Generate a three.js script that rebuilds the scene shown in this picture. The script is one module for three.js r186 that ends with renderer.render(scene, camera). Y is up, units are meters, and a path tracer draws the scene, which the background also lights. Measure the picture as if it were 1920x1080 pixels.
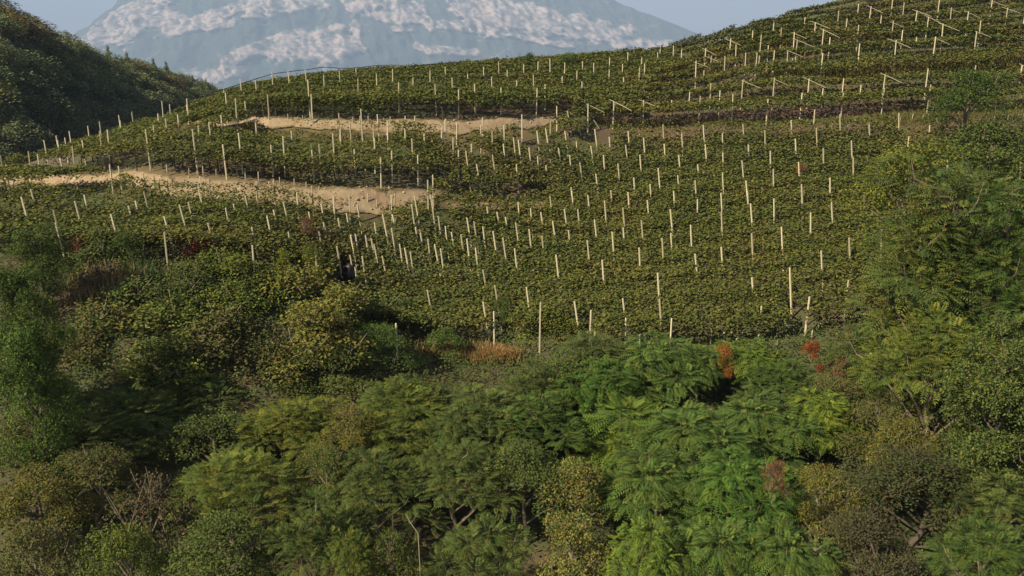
import * as THREE from 'three';
import { ImprovedNoise } from 'three/addons/math/ImprovedNoise.js';
import { mergeGeometries } from 'three/addons/utils/BufferGeometryUtils.js';

// ---------------------------------------------------------------- camera, sky, sun, air, exposure
const scene = new THREE.Scene();
const EYE = 30, PITCH = Math.atan(390 / 1483.6), FOC = 1483.6;      // metres above the datum; the horizon lies above the middle of the view
const camera = new THREE.PerspectiveCamera(40, 16 / 9, 0.5, 30000);
camera.position.set(0, EYE, 0);
camera.rotation.set(-PITCH, 0, 0);
const renderer = new THREE.WebGLRenderer();
renderer.toneMapping = THREE.LinearToneMapping;
renderer.toneMappingExposure = 2.45;
renderer.shadowMap.enabled = true;

const sun = new THREE.DirectionalLight(new THREE.Color(1.0, 0.86, 0.62), 5);
const SUN = new THREE.Vector3(-0.61, 0.60, 0.47).normalize();
sun.position.copy(SUN).multiplyScalar(400).add(new THREE.Vector3(0, 20, -60));
sun.target.position.set(0, 20, -60);
sun.castShadow = true;
sun.shadow.radius = 1.5;
Object.assign(sun.shadow.camera, { left: -160, right: 160, top: 160, bottom: -160, near: 1, far: 900 });
sun.shadow.mapSize.set(4096, 4096);
scene.add(sun, sun.target);

{ // hazy late-summer sky: pale lavender at the horizon, zenith darkened out of view to deepen shadows
  const W = 128, H = 64, data = new Float32Array(W * H * 4);
  const lo = [0.52, 0.455, 0.465], hi = [0.02, 0.03, 0.055], below = [0.10, 0.11, 0.10];
  for (let r = 0; r < H; r++) {
    const e = ((r + 0.5) / H - 0.5) * Math.PI, t = Math.pow(Math.max(0, Math.sin(e)), 0.5);
    for (let c = 0; c < W; c++) for (let k = 0; k < 4; k++)
      data[(r * W + c) * 4 + k] = k === 3 ? 1 : e < 0 ? below[k] : lo[k] + (hi[k] - lo[k]) * t;
  }
  const tex = new THREE.DataTexture(data, W, H, THREE.RGBAFormat, THREE.FloatType);
  tex.mapping = THREE.EquirectangularReflectionMapping;
  tex.magFilter = THREE.LinearFilter;
  tex.needsUpdate = true;
  scene.background = tex; scene.environment = tex;
}
scene.fog = new THREE.FogExp2(new THREE.Color(0.44, 0.63, 1.0), 1.55e-4);

// ---------------------------------------------------------------- helpers
const rng = (seed) => () => { seed = (seed + 0x6d2b79f5) | 0; let t = Math.imul(seed ^ (seed >>> 15), 1 | seed); t = (t + Math.imul(t ^ (t >>> 7), 61 | t)) ^ t; return ((t ^ (t >>> 14)) >>> 0) / 4294967296; };
const noise3 = new ImprovedNoise();
const N = (x, y, z = 0.37) => noise3.noise(x, y, z);
const fbm = (x, y, o = 4, z = 0.37) => { let s = 0, a = 0.5; for (let i = 0; i < o; i++) { s += a * N(x, y, z + i * 7.1); x *= 2.03; y *= 2.03; a *= 0.5; } return s; };
const clamp = THREE.MathUtils.clamp, lerp = THREE.MathUtils.lerp, smooth = THREE.MathUtils.smoothstep;
const V = (x, y, z) => new THREE.Vector3(x, y, z);
const CP = Math.cos(PITCH), SP = Math.sin(PITCH);
const ray = (px, py) => { const a = (px - 960) / FOC, b = (540 - py) / FOC; return V(a, -SP + b * CP, -CP - b * SP); };
const at = (px, py, depth) => { const r = ray(px, py); r.multiplyScalar(depth / -r.z); r.y += EYE; return r; };
const project = (x, y, z) => { const dy = y - EYE, f = -SP * dy - CP * z, u = CP * dy - SP * z; return f > 0.1 ? [960 + FOC * x / f, 540 - FOC * u / f] : [-9e3, -9e3]; };
const inside = (poly, x, y) => { let c = false; for (let i = 0, j = poly.length - 1; i < poly.length; j = i++) { const [a, b] = poly[i], [d, e] = poly[j]; if ((b > y) !== (e > y) && x < (d - a) * (y - b) / (e - b) + a) c = !c; } return c; };
const taken = new Map();
const numbered = (n) => { const k = taken.get(n) ?? 0; taken.set(n, k + 1); return k ? `${n}_${String(k).padStart(3, '0')}` : n; };
function thing(name, label, category, pos, group) { const o = new THREE.Group(); o.name = numbered(name); o.position.copy(pos); o.userData = { label, category }; if (group) o.userData.group = group; scene.add(o); return o; }
function part(name, geo, mat, parent, kind) { const m = new THREE.Mesh(geo, mat); m.name = name; m.castShadow = m.receiveShadow = true; if (kind) m.userData.kind = kind; parent.add(m); return m; }
function top(name, geo, mat, label, category, kind, group) { const m = new THREE.Mesh(geo, mat); m.name = numbered(name); m.castShadow = m.receiveShadow = true; m.userData = { label, category }; if (kind) m.userData.kind = kind; if (group) m.userData.group = group; scene.add(m); return m; }
function structure(name, geo, mat, label) { return top(name, geo, mat, label, 'terrain', 'structure'); }
const ORD = ['first', 'second', 'third', 'fourth', 'fifth', 'sixth', 'seventh', 'eighth', 'ninth', 'tenth', 'eleventh', 'twelfth', 'thirteenth', 'fourteenth', 'fifteenth', 'sixteenth', 'seventeenth', 'eighteenth', 'nineteenth', 'twentieth'];
const ord = (i) => ORD[i] ?? (i < 29 ? 'twenty-' + ORD[i - 20] : i === 29 ? 'thirtieth' : 'thirty-' + ORD[i - 30]);

class MB { // a mesh gathered face by face, one colour per face corner
  constructor() { this.p = []; this.c = []; this.i = []; }
  v(x, y, z, c) { this.p.push(x, y, z); this.c.push(c[0], c[1], c[2]); return this.p.length / 3 - 1; }
  // a leaf blade: base point, unit direction, unit side vector, length, width, sag of the tip
  leaf(x, y, z, dx, dy, dz, sx, sy, sz, l, w, c, sag = 0) {
    const a = this.v(x, y, z, c), h = w / 2, m = 0.45 * l, b = this.v(x + dx * m + sx * h, y + dy * m + sy * h, z + dz * m + sz * h, c);
    const t = this.v(x + dx * l, y + dy * l - sag, z + dz * l, c), e = this.v(x + dx * m - sx * h, y + dy * m - sy * h, z + dz * m - sz * h, c);
    this.i.push(a, b, t, a, t, e);
  }
  tube(pts, radii, sides, c) { // a tapered limb through points
    let prev = null;
    for (let k = 0; k < pts.length; k++) {
      const d = V().subVectors(pts[Math.min(k + 1, pts.length - 1)], pts[Math.max(k - 1, 0)]).normalize();
      const s = V(0.31, 0.12, 0.94).cross(d).normalize(), t = V().crossVectors(d, s), ring = [];
      for (let q = 0; q < sides; q++) { const a = q / sides * 6.2832, r = radii[k]; ring.push(this.v(pts[k].x + (s.x * Math.cos(a) + t.x * Math.sin(a)) * r, pts[k].y + (s.y * Math.cos(a) + t.y * Math.sin(a)) * r, pts[k].z + (s.z * Math.cos(a) + t.z * Math.sin(a)) * r, c)); }
      if (prev) for (let q = 0; q < sides; q++) { const n = (q + 1) % sides; this.i.push(prev[q], prev[n], ring[n], prev[q], ring[n], ring[q]); }
      prev = ring;
    }
  }
  geo(normals = false) {
    const g = new THREE.BufferGeometry();
    g.setAttribute('position', new THREE.Float32BufferAttribute(this.p, 3));
    g.setAttribute('color', new THREE.Float32BufferAttribute(this.c, 3));
    g.setIndex(this.i);
    if (normals) g.computeVertexNormals();
    return g;
  }
}
const leafMaterial = (tint = [1, 1, 1], through = 0.32, name = 'leaf') => new THREE.MeshPhysicalMaterial({ name, color: new THREE.Color().setRGB(...tint), vertexColors: true, roughness: 0.85, specularIntensity: 0.25, transmission: through, thickness: 0, side: THREE.DoubleSide });
const barkMaterial = new THREE.MeshStandardMaterial({ name: 'bark', vertexColors: true, roughness: 0.95 });
const earthMaterial = new THREE.MeshStandardMaterial({ name: 'earth', vertexColors: true, roughness: 1 });

// ---------------------------------------------------------------- the ground: a smooth surface through surveyed points, with two terrace steps
const survey = [ // picture place, distance, height of the ground over the sighted point
  [1420, 640, 42, 0], [1585, 603, 42, 0], [1680, 575, 42.5, 0], [1900, 540, 42, 0], [1250, 645, 42, 0], [1050, 632, 43.5, 0], [900, 612, 45, -0.9], [720, 560, 47.5, -1.4], [660, 500, 49, -1],
  [1300, 450, 51.5, -1.8], [1600, 430, 51, -1.8], [1000, 450, 52, -1.8], [1850, 400, 52, -1.8], [800, 412, 53, -1.8], [1300, 350, 59.5, -1.8], [1600, 340, 59, -1.8], [1000, 350, 60, -1.8], [1850, 310, 60, -1.8],
  [1300, 262, 68.5, -1.8], [1600, 255, 68.5, -1.8], [1880, 245, 68.5, -1.8], [1080, 272, 67, -1.8], [1120, 238, 71.5, 0], [1310, 229, 72, 0], [1580, 223, 72, 0], [1735, 214, 72, 0], [1910, 214, 72, 0],
  [1300, 165, 78, -1.9], [1600, 150, 78.5, -1.8], [1850, 145, 78.5, -1.8], [1420, 132, 84, 0], [1610, 117, 84, 0], [1830, 103, 84, 0], [1300, 112, 90, -1.8], [1600, 60, 95, -1.8], [1880, 50, 94, -1.8], [1880, 0, 104, -1.8], [1640, 8, 107, -2.2], [1440, 42, 102, -2.2],
  [1240, 92, 98, -2.15], [1000, 110, 94, -2.1], [800, 126, 91, -2.1], [600, 136, 88, -2.1], [450, 162, 84, -2.1], [350, 192, 79, -2.0], [200, 243, 72, -1.8], [80, 283, 66, -1.8], [-20, 306, 62, -1.8],
  [600, 190, 74, -1.8], [900, 182, 77, -1.8], [1100, 165, 82, -1.8], [470, 195, 73.5, -1.8], [400, 230, 65, 0], [600, 237, 64, 0], [800, 239, 65, 0], [960, 233, 67.5, 0], [1060, 222, 70.5, 0],
  [250, 265, 61, -1.8], [150, 288, 60, -1.9], [70, 304, 58.5, -1.9], [110, 318, 56.5, -1.8], [390, 212, 72, -1.8], [600, 287, 59.5, -1.8], [850, 292, 61, -1.8], [50, 338, 54, 0], [300, 345, 53.5, 0], [500, 357, 53.5, 0], [650, 368, 54, 0], [800, 362, 56, 0],
  [100, 390, 48.5, -1.8], [300, 402, 49, -1.8], [550, 420, 49.5, -1.8], [0, 448, 44.5, -0.5], [300, 453, 45, -0.5], [500, 470, 46, -0.5], [200, 560, 38.5, -0.7], [400, 560, 39.5, -0.7], [580, 560, 41.5, -0.7], [300, 690, 32.5, -2.4], [600, 690, 34.5, -2.2],
].map(([x, y, d, o]) => { const p = at(x, y, d); return [p.x, p.z, p.y + o]; });
for (const [x, d, h] of [ // ground that the picture does not show: the wooded gully below the camera, the far sides of the ridge
  [0, 33, -17], [12, 35, -16.5], [24, 34, -15.5], [-8, 29, -17.5], [-15, 24, -18.5], [0, 26, -18], [18, 26, -17.5], [32, 30, -15], [0, 18, -19], [-20, 16, -19.5], [22, 16, -19], [0, 0, -22], [-30, 0, -21], [34, 0, -22], [-40, 30, -16], [50, 40, -13], [-60, 50, -11], [0, -30, -27], [-60, -25, -26], [60, -25, -27],
  [-60, 75, -12], [-45, 95, -6], [-20, 118, -4], [0, 125, -2], [25, 130, 2], [50, 128, 12], [75, 110, 12], [80, 80, 1], [75, 55, -8], [-80, 100, -20], [-30, 150, -20], [20, 160, -12], [70, 160, 6], [100, 130, 10], [105, 80, 0]]) survey.push([x, -d, EYE + h]);
const TPS = (() => {
  const n = survey.length, m = n + 3, A = Array.from({ length: m }, () => new Float64Array(m + 1)), U = (r2) => r2 > 0 ? 0.5 * r2 * Math.log(r2) : 0;
  for (let i = 0; i < n; i++) {
    const [x, z, h] = survey[i];
    for (let j = 0; j < n; j++) A[i][j] = U((x - survey[j][0]) ** 2 + (z - survey[j][1]) ** 2);
    A[i][i] += 12; A[i][n] = A[n][i] = 1; A[i][n + 1] = A[n + 1][i] = x; A[i][n + 2] = A[n + 2][i] = z; A[i][m] = h;
  }
  for (let k = 0; k < m; k++) {
    let b = k; for (let i = k; i < m; i++) if (Math.abs(A[i][k]) > Math.abs(A[b][k])) b = i;
    [A[k], A[b]] = [A[b], A[k]];
    for (let i = 0; i < m; i++) if (i !== k) { const q = A[i][k] / A[k][k]; if (q) for (let j = k; j <= m; j++) A[i][j] -= q * A[k][j]; }
  }
  const w = A.map((r, k) => r[m] / r[k]);
  return (x, z) => { let s = w[n] + w[n + 1] * x + w[n + 2] * z; for (let i = 0; i < n; i++) s += w[i] * U((x - survey[i][0]) ** 2 + (z - survey[i][1]) ** 2); return s; };
})();
const GX0 = -130, GX1 = 130, GZ0 = -190, GZ1 = 60, GS = 0.5, GNX = (GX1 - GX0) / GS + 1, GNZ = (GZ1 - GZ0) / GS + 1, grid = new Float32Array(GNX * GNZ);
{ // coarse thin-plate values every 2 m, then finer interpolation and small relief
  const CS = 2, cx = (GX1 - GX0) / CS + 2, cz = (GZ1 - GZ0) / CS + 2, c = new Float32Array(cx * cz);
  for (let j = 0; j < cz; j++) for (let i = 0; i < cx; i++) c[j * cx + i] = TPS(GX0 + i * CS, GZ0 + j * CS);
  for (let j = 0; j < GNZ; j++) for (let i = 0; i < GNX; i++) {
    const x = GX0 + i * GS, z = GZ0 + j * GS, u = i * GS / CS, v = j * GS / CS, a = Math.floor(u), b = Math.floor(v), s = u - a, t = v - b;
    let h = lerp(lerp(c[b * cx + a], c[b * cx + a + 1], s), lerp(c[(b + 1) * cx + a], c[(b + 1) * cx + a + 1], s), t);
    h += 0.16 * fbm(x * 0.35, z * 0.35, 3);
    const edge = Math.max(smooth(Math.abs(x), 85, 130), smooth(-z, 140, 190), smooth(z, 20, 60));
    grid[j * GNX + i] = lerp(h, -75, edge);
  }
}
const G = (x, z) => {
  const u = clamp((x - GX0) / GS, 0, GNX - 1.001), v = clamp((z - GZ0) / GS, 0, GNZ - 1.001), a = Math.floor(u), b = Math.floor(v), s = u - a, t = v - b;
  return lerp(lerp(grid[b * GNX + a], grid[b * GNX + a + 1], s), lerp(grid[(b + 1) * GNX + a], grid[(b + 1) * GNX + a + 1], s), t);
};
function hit(px, py, off = 0, d0 = 14, d1 = 160) { // where a line of sight meets the ground (or a surface at a height over it)
  const r = ray(px, py); let last = d0;
  for (let d = d0; d < d1; d += 0.25) { const k = d / -r.z; if (EYE + r.y * k < G(r.x * k, -d) + off) { let a = last, b = d; for (let i = 0; i < 12; i++) { const m = (a + b) / 2, q = m / -r.z; if (EYE + r.y * q < G(r.x * q, -m) + off) b = m; else a = m; } return at(px, py, b); } last = d; }
  return null;
}
// the two bare tracks across the left half, as plan lines
const track = (pts) => pts.map(([x, y]) => hit(x, y) ?? at(x, y, 60));
const TRACKS = [track([[335, 226], [400, 230], [500, 234], [600, 237], [720, 240], [850, 240], [960, 234], [1025, 226], [1070, 219]]), track([[-60, 341], [10, 340], [150, 340], [300, 345], [420, 351], [560, 361], [650, 368], [750, 366], [800, 361], [850, 353]]), track([[846, 381], [900, 384], [960, 385], [1026, 381]])];
function trackAt(line, x) { for (let k = 0; k < line.length - 1; k++) if (x >= line[k].x && x <= line[k + 1].x) return lerp(line[k].z, line[k + 1].z, (x - line[k].x) / (line[k + 1].x - line[k].x)); return null; }
const HEIGHTS = [0.45, 0.52, 0.34];
for (let j = 0; j < GNZ; j++) for (let i = 0; i < GNX; i++) { // terrace steps: the track lies on a shelf, its bank falls towards the valley
  const x = GX0 + i * GS, z = GZ0 + j * GS;
  TRACKS.forEach((line, q) => {
    const zt = trackAt(line, x); if (zt === null) return;
    const e = Math.min(1, (x - line[0].x) / 5, (line[line.length - 1].x - x) / 5), s = zt - z; // s > 0 uphill
    if (Math.abs(s) < 12) grid[j * GNX + i] += e * HEIGHTS[q] * Math.tanh((s + 0.3) / 0.45) * Math.exp(-Math.abs(s) / 6);
  });
}
const trackNear = (x, z) => Math.min(...TRACKS.map((l) => { const t = trackAt(l, x); return t === null ? 99 : Math.abs(z - t); }));
// ---------------------------------------------------------------- terrain meshes
const mixc = (a, b, t) => [lerp(a[0], b[0], t), lerp(a[1], b[1], t), lerp(a[2], b[2], t)];
const sheet = (nu, nv, fn) => { // a grid of points: fn(i, j) gives [x, y, z, colour]
  const m = new MB();
  for (let j = 0; j <= nv; j++) for (let i = 0; i <= nu; i++) { const [x, y, z, c] = fn(i, j); m.v(x, y, z, c); }
  for (let j = 0; j < nv; j++) for (let i = 0; i < nu; i++) { const a = j * (nu + 1) + i, b = a + 1, d = a + nu + 1; m.i.push(a, d, b, b, d, d + 1); }
  return m.geo(true);
};
const SOIL = [0.075, 0.052, 0.03], MOSS = [0.05, 0.062, 0.022], DRY = [0.13, 0.095, 0.045], TAN = [0.25, 0.19, 0.12], REDSOIL = [0.08, 0.05, 0.034];
structure('hillside_ground', sheet((GNX - 1) / 2, (GNZ - 1) / 2, (i, j) => {
  i *= 2; j *= 2;
  const x = GX0 + i * GS, z = GZ0 + j * GS, n = fbm(x * 0.9, z * 0.9, 3), w = fbm(x * 0.12 + 5, z * 0.12, 3);
  let c = mixc(MOSS, SOIL, smooth(n + w, -0.25, 0.3));
  c = mixc(c, DRY, smooth(n, 0.05, 0.5) * 0.6);
  const d = trackNear(x, z); if (d < 2) c = mixc(DRY, c, smooth(d + n * 1.5, 0.5, 1.6));
  if (z < -70.5 && z > -76 && x > 7) c = mixc(REDSOIL, c, smooth(n, -0.1, 0.5) * 0.5);
  return [x, grid[j * GNX + i] - (d < 2.6 ? 0.14 : 0), z, c];
}), earthMaterial, 'grassy and earthy hillside ground under the vines and trees');
structure('valley_floor', sheet(80, 80, (i, j) => {
  const x = (i - 40) * 400, z = (j - 40) * 400, far = Math.max(Math.abs(x), Math.abs(z));
  return [x, -68 + (far > 300 ? 6 * fbm(x * 0.001, z * 0.001, 3) : 0), z, mixc([0.07, 0.095, 0.04], [0.12, 0.11, 0.06], clamp(0.5 + fbm(x * 0.002, z * 0.002, 3), 0, 1))];
}), earthMaterial, 'green valley floor stretching out beyond the vineyard hill');

// the two bare earth tracks with their banks, in rough uneven ribbons
TRACKS.forEach((line, q) => {
  const L = 420, W = 14, x0 = line[0].x, x1 = line[line.length - 1].x;
  const g = sheet(L, W, (i, j) => {
    const x = lerp(x0, x1, i / L), e = Math.min(1, i / 22, (L - i) / 14), r1 = fbm(x * 0.5, 3 + q * 9, 3), r2 = fbm(x * 0.7, 40 + q * 9, 3);
    const s = lerp(-(q === 2 ? 0.5 : q ? lerp(0.55, 1.05, smooth(i / L, 0.25, 0.75)) : 0.55) - r1 * 0.6, 0.3 + r2 * 0.4, j / W) * Math.max(0.15, e), z = trackAt(line, clamp(x, x0 + 1e-3, x1 - 1e-3)) - s;
    const n = fbm(x * 2.2, z * 2.2, 4), m = fbm(x * 0.4, z * 0.9, 3), edge = smooth(Math.abs(j / W - 0.5) + n * 0.25, 0.3, 0.52);
    let c = mixc(TAN, [0.19, 0.13, 0.078], smooth(m + n * 0.8, -0.1, 0.45));
    c = mixc(c, [0.33, 0.26, 0.175], smooth(n, 0.12, 0.4)); c = mixc(c, [0.08, 0.07, 0.03], edge * 0.85);
    return [x, G(x, z) + 0.03 + 0.07 * n + 0.03 * N(x * 9, z * 9), z, c];
  });
  structure('dirt_track', g, earthMaterial, q === 2 ? 'small strip of bare tawny ground under a vine hedge beside the long track' : q ? 'long bare tan dirt track and bank between the two lower left vine blocks' : 'short bare sandy track below the crest vineyard block on the left');
});

{ // stones and clods lying about on the tracks
  const r = rng(5150), gs = [], base = [0, 1, 2].map((k) => { const g = new THREE.IcosahedronGeometry(1, 1), a = g.attributes.position; for (let i = 0; i < a.count; i++) { const x = a.getX(i), y = a.getY(i), z = a.getZ(i), n = 1 + 0.35 * N(x * 1.7 + k * 5, y * 1.7, z * 1.7); a.setXYZ(i, x * n, y * n * 0.65, z * n); } g.deleteAttribute('uv'); g.computeVertexNormals(); return g; });
  for (let i = 0; i < 420; i++) {
    const q = r() < 0.62 ? 1 : 0, line = TRACKS[q], x = lerp(line[0].x, line[line.length - 1].x, r()), z = (trackAt(line, x) ?? line[0].z) + (r() - 0.35) * 1.5, s = 0.03 + 0.11 * r() * r(), c = mixc([0.36, 0.3, 0.22], [0.2, 0.15, 0.1], r()), g = base[i % 3].clone().applyMatrix4(new THREE.Matrix4().compose(V(x, G(x, z) + 0.05, z), new THREE.Quaternion().setFromEuler(new THREE.Euler(r(), r() * 6, r())), V(s, s, s)));
    g.setAttribute('color', new THREE.Float32BufferAttribute(new Float32Array(g.attributes.position.count * 3).map((_, k) => c[k % 3]), 3)); gs.push(g);
  }
  top('track_stones', mergeGeometries(gs), earthMaterial, 'pale stones and clods strewn over the two bare tracks', 'stones', 'stuff');
}
// the limestone mountain, 4 to 5 km away: foot to ridge, pale cliff bands between woods
{
  const K = 3.2, outline = [[-500, 270], [-200, 200], [60, 135], [120, 112], [180, 72], [230, 40], [290, -2], [400, -60], [560, -105], [700, -130], [900, -90], [1000, -45], [1115, 0], [1160, 22], [1210, 40], [1260, 58], [1310, 76], [1450, 128], [1700, 190], [2100, 240]];
  const ridge = (x) => { const p = x / 3.36 + 960; for (let k = 0; k < outline.length - 1; k++) if (p >= outline[k][0] && p < outline[k + 1][0]) return (150 - lerp(outline[k][1], outline[k + 1][1], (p - outline[k][0]) / (outline[k + 1][0] - outline[k][0]))) * 3.36; return -400; };
  const cliffs = [ // bands of bare rock on the face: two ends (metres along, height) and width
    [215, 92, 300, 62, 34], [250, 60, 345, 28, 30], [330, 30, 380, 55, 26], [372, 66, 470, 44, 16], [450, 60, 500, 58, 8], [510, 25, 560, 20, 24], [545, 30, 640, 6, 22], [520, 45, 545, 38, 8],
    [575, 100, 690, 96, 26], [600, 78, 680, 72, 10], [500, 120, 560, 92, 12], [700, 20, 760, 24, 26], [745, 40, 800, 44, 16], [770, 66, 790, 70, 8], [700, 60, 715, 100, 9], [880, 8, 905, 52, 26], [850, 2, 880, 30, 20], [900, 28, 985, 38, 20], [930, 60, 1010, 52, 22], [985, 42, 1075, 58, 19], [1060, 62, 1130, 72, 20], [1105, 80, 1165, 66, 15], [1140, 92, 1240, 92, 9], [960, 78, 1060, 92, 6], [845, 64, 905, 66, 9], [800, 20, 830, 70, 7], [880, 60, 900, 64, 12], [420, 150, 520, 138, 12], [800, 96, 900, 108, 6],
  ].map(([a, b, c, d, w]) => [(a - 960) * K, (150 - b) * K, (c - 960) * K, (150 - d) * K, w * K]);
  const rock = (x, h) => {
    let best = -1;
    const wx = x + 60 * fbm(x * 0.006, h * 0.006, 3), wh = h + 46 * fbm(x * 0.007 + 9, h * 0.007, 4);
    for (const [x0, h0, x1, h1, w] of cliffs) {
      const ux = x1 - x0, uh = h1 - h0, t = clamp(((wx - x0) * ux + (wh - h0) * uh) / (ux * ux + uh * uh), 0, 1);
      best = Math.max(best, 1 - Math.hypot(wx - x0 - t * ux, wh - h0 - t * uh) / w);
    }
    return best * 0.9 + 1.0 * fbm(x * 0.011 - h * 0.01, h * 0.022 + x * 0.006, 4) + 0.55 * fbm((x * 0.87 + h * 0.5) * 0.012, (h * 0.87 - x * 0.5) * 0.05, 4);
  };
  const NU = 680, NV = 160;
  structure('limestone_mountain', sheet(NU, NV + 24, (i, j) => {
    const x = lerp(-4300, 2900, i / NU), R = ridge(x) + 10 * fbm(x * 0.02, 1, 3), t = Math.min(1, j / NV);
    let h = lerp(-170, R, t), z = lerp(-4150, -5000, Math.pow(t, 1.15));
    if (j > NV) { const b = (j - NV) / 24; h = lerp(R, -200, b * b * 0.6 + b * 0.4); z = -5000 - 1600 * b; }
    const q = rock(x, h), k = smooth(q, -0.03, 0.2) * (1 - 0.7 * smooth(fbm((x * 0.8 - h * 0.6) * 0.012, (h * 0.8 + x * 0.6) * 0.045, 4), 0.06, 0.22)) + 0.35 * smooth(fbm((x * 0.9 + h * 0.4) * 0.01 + 7, (h * 0.9 - x * 0.4) * 0.06, 4), 0.2, 0.36) * (1 - smooth(q, -0.1, 0.1));
    z += 300 * Math.abs(fbm(x * 0.003 + h * 0.001, h * 0.0015, 4)) * (1 - t * 0.3) + 110 * Math.abs(fbm(x * 0.01 + h * 0.005, h * 0.005, 4)) + 9 * fbm(x * 0.05, h * 0.05, 3) + k * 22 + 12 * N(x * 0.06, h * 0.02);
    const wood = mixc([0.025, 0.045, 0.04], [0.045, 0.065, 0.05], clamp(0.5 + fbm(x * 0.02, h * 0.02, 3), 0, 1));
    const stone = mixc([0.42, 0.335, 0.31], [0.14, 0.14, 0.155], smooth(fbm(x * 0.02 + h * 0.02, h * 0.09 - x * 0.03, 4) + 0.8 * fbm(x * 0.05 - h * 0.03, h * 0.03 + x * 0.01, 4), -0.12, 0.2));
    return [x * 1.7, EYE + h * 1.7, z * 1.7, mixc(wood, stone, k)];
  }), earthMaterial, 'pale limestone mountain with wooded ledges rising in the haze beyond the crest');
}

// the wooded hill on the left
const hillRow = (pts, lift) => { const q = pts.map(([x, y, d]) => { const p = at(x, y, d); p.y -= lift; return p; }); return (u) => { const f = clamp(u, 0, 0.9999) * (q.length - 1), k = Math.floor(f); return V().lerpVectors(q[k], q[k + 1], f - k); }; };
const hillCrest = hillRow([[-420, 190, 165], [-200, 70, 182], [0, 32, 200], [100, 88, 222], [200, 128, 248], [270, 146, 275], [330, 158, 300], [392, 182, 335], [470, 214, 380]], 4.5);
const hillFoot = hillRow([[-420, 460, 115], [-200, 420, 112], [0, 370, 118], [100, 345, 135], [200, 325, 155], [270, 300, 175], [330, 280, 200], [392, 262, 240], [470, 258, 300]], 4.5);
const hillPoint = (u, v) => { const p = V().lerpVectors(hillFoot(u), hillCrest(u), Math.min(v, 1)); p.y += 7 * Math.sin(Math.PI * Math.min(v, 1)) + 2.2 * fbm(p.x * 0.06, p.z * 0.06, 3); if (v > 1) { p.z -= (v - 1) * 160; p.x -= (v - 1) * 120; p.y -= (v - 1) * (v - 1) * 70 + (v - 1) * 20; } if (v < 0) { p.z += -v * 60; p.y += v * 80; } return p; };
structure('wooded_hill_ground', sheet(100, 80, (i, j) => { const p = hillPoint(i / 100, -0.6 + 2.4 * j / 80); return [p.x, p.y, p.z, mixc([0.03, 0.035, 0.015], [0.06, 0.05, 0.025], clamp(0.5 + fbm(p.x * 0.1, p.z * 0.1, 2), 0, 1))]; }), earthMaterial, 'steep dark ground of the wooded hill at the left');
// ---------------------------------------------------------------- the vineyards: trellised rows along the contours
const VINE = [[0.078, 0.102, 0.018], [0.092, 0.114, 0.019], [0.118, 0.13, 0.022], [0.065, 0.088, 0.018], [0.16, 0.145, 0.027], [0.13, 0.105, 0.026]];
const vineMat = leafMaterial([1, 1, 1], 0.3, 'vine_leaf');
const BLOCKS = {
  lower: { poly: [[-120, 356], [-20, 352], [60, 349], [200, 354], [300, 360], [420, 372], [600, 388], [700, 388], [800, 378], [850, 368], [740, 430], [690, 500], [655, 492], [590, 482], [430, 462], [300, 449], [150, 446], [-120, 440]], name: 'lower left block', cover: 1.1, sp: 2.6, ph: 0.2 },
  front: { poly: [[655, 492], [700, 470], [745, 430], [852, 372], [860, 345], [872, 300], [930, 262], [1010, 255], [1080, 250], [1130, 247], [1200, 242], [1300, 241], [1440, 235], [1600, 231], [1735, 224], [2250, 226], [2250, 500], [1700, 538], [1600, 548], [1500, 557], [1420, 571], [1330, 584], [1240, 594], [1120, 592], [1000, 572], [960, 562], [900, 592], [760, 588], [690, 558]], name: 'broad front slope', cover: 1.1, sp: 2.6, ph: 0.9 },
  middle: { poly: [[-80, 330], [60, 325], [150, 326], [300, 331], [450, 340], [600, 352], [740, 353], [840, 345], [866, 300], [926, 260], [1008, 252], [1062, 236], [1050, 232], [960, 240], [800, 245], [620, 244], [420, 238], [340, 234], [330, 208], [220, 241], [100, 279], [0, 303], [-80, 322]], name: 'middle left block', cover: 1.05, sp: 2.6, ph: 0.4 },
  crest: { poly: [[338, 224], [330, 208], [390, 181], [450, 162], [520, 145], [620, 133], [800, 123], [1000, 108], [1240, 90], [1300, 110], [1215, 140], [1195, 180], [1082, 213], [960, 220], [800, 228], [600, 227], [450, 219]], name: 'crest block', cover: 1.02, sp: 2.7, ph: 0.1 },
  upper: { poly: [[1088, 216], [1200, 180], [1220, 140], [1300, 108], [1240, 88], [1340, 66], [1440, 34], [1540, 8], [1640, -26], [2250, -320], [2250, 208], [1735, 196], [1300, 210]], name: 'upper right terrace', cover: 0.74, sp: 3.9, ph: 0.35 },
};
const rowShape = (b, s) => b === 'upper' ? 1.4 + 0.72 * s : 1.5 + 0.28 * s; // height of the leaves over the ground across a row, s = 0 uphill, 1 downhill
const rows = [];
const trackGap = (x, z) => x > -5.5 && z > -62 ? -1.0 : z > -59 ? lerp(-1.8, -2.2, smooth(x, -22, -8)) : x < -17 ? -3.0 : -2.2;
const trackSide = (x, z) => { let b = 99; for (const l of TRACKS) { const t = trackAt(l, x); if (t !== null && Math.abs(t - z) < Math.abs(b)) b = t - z; } return b; };
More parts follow.
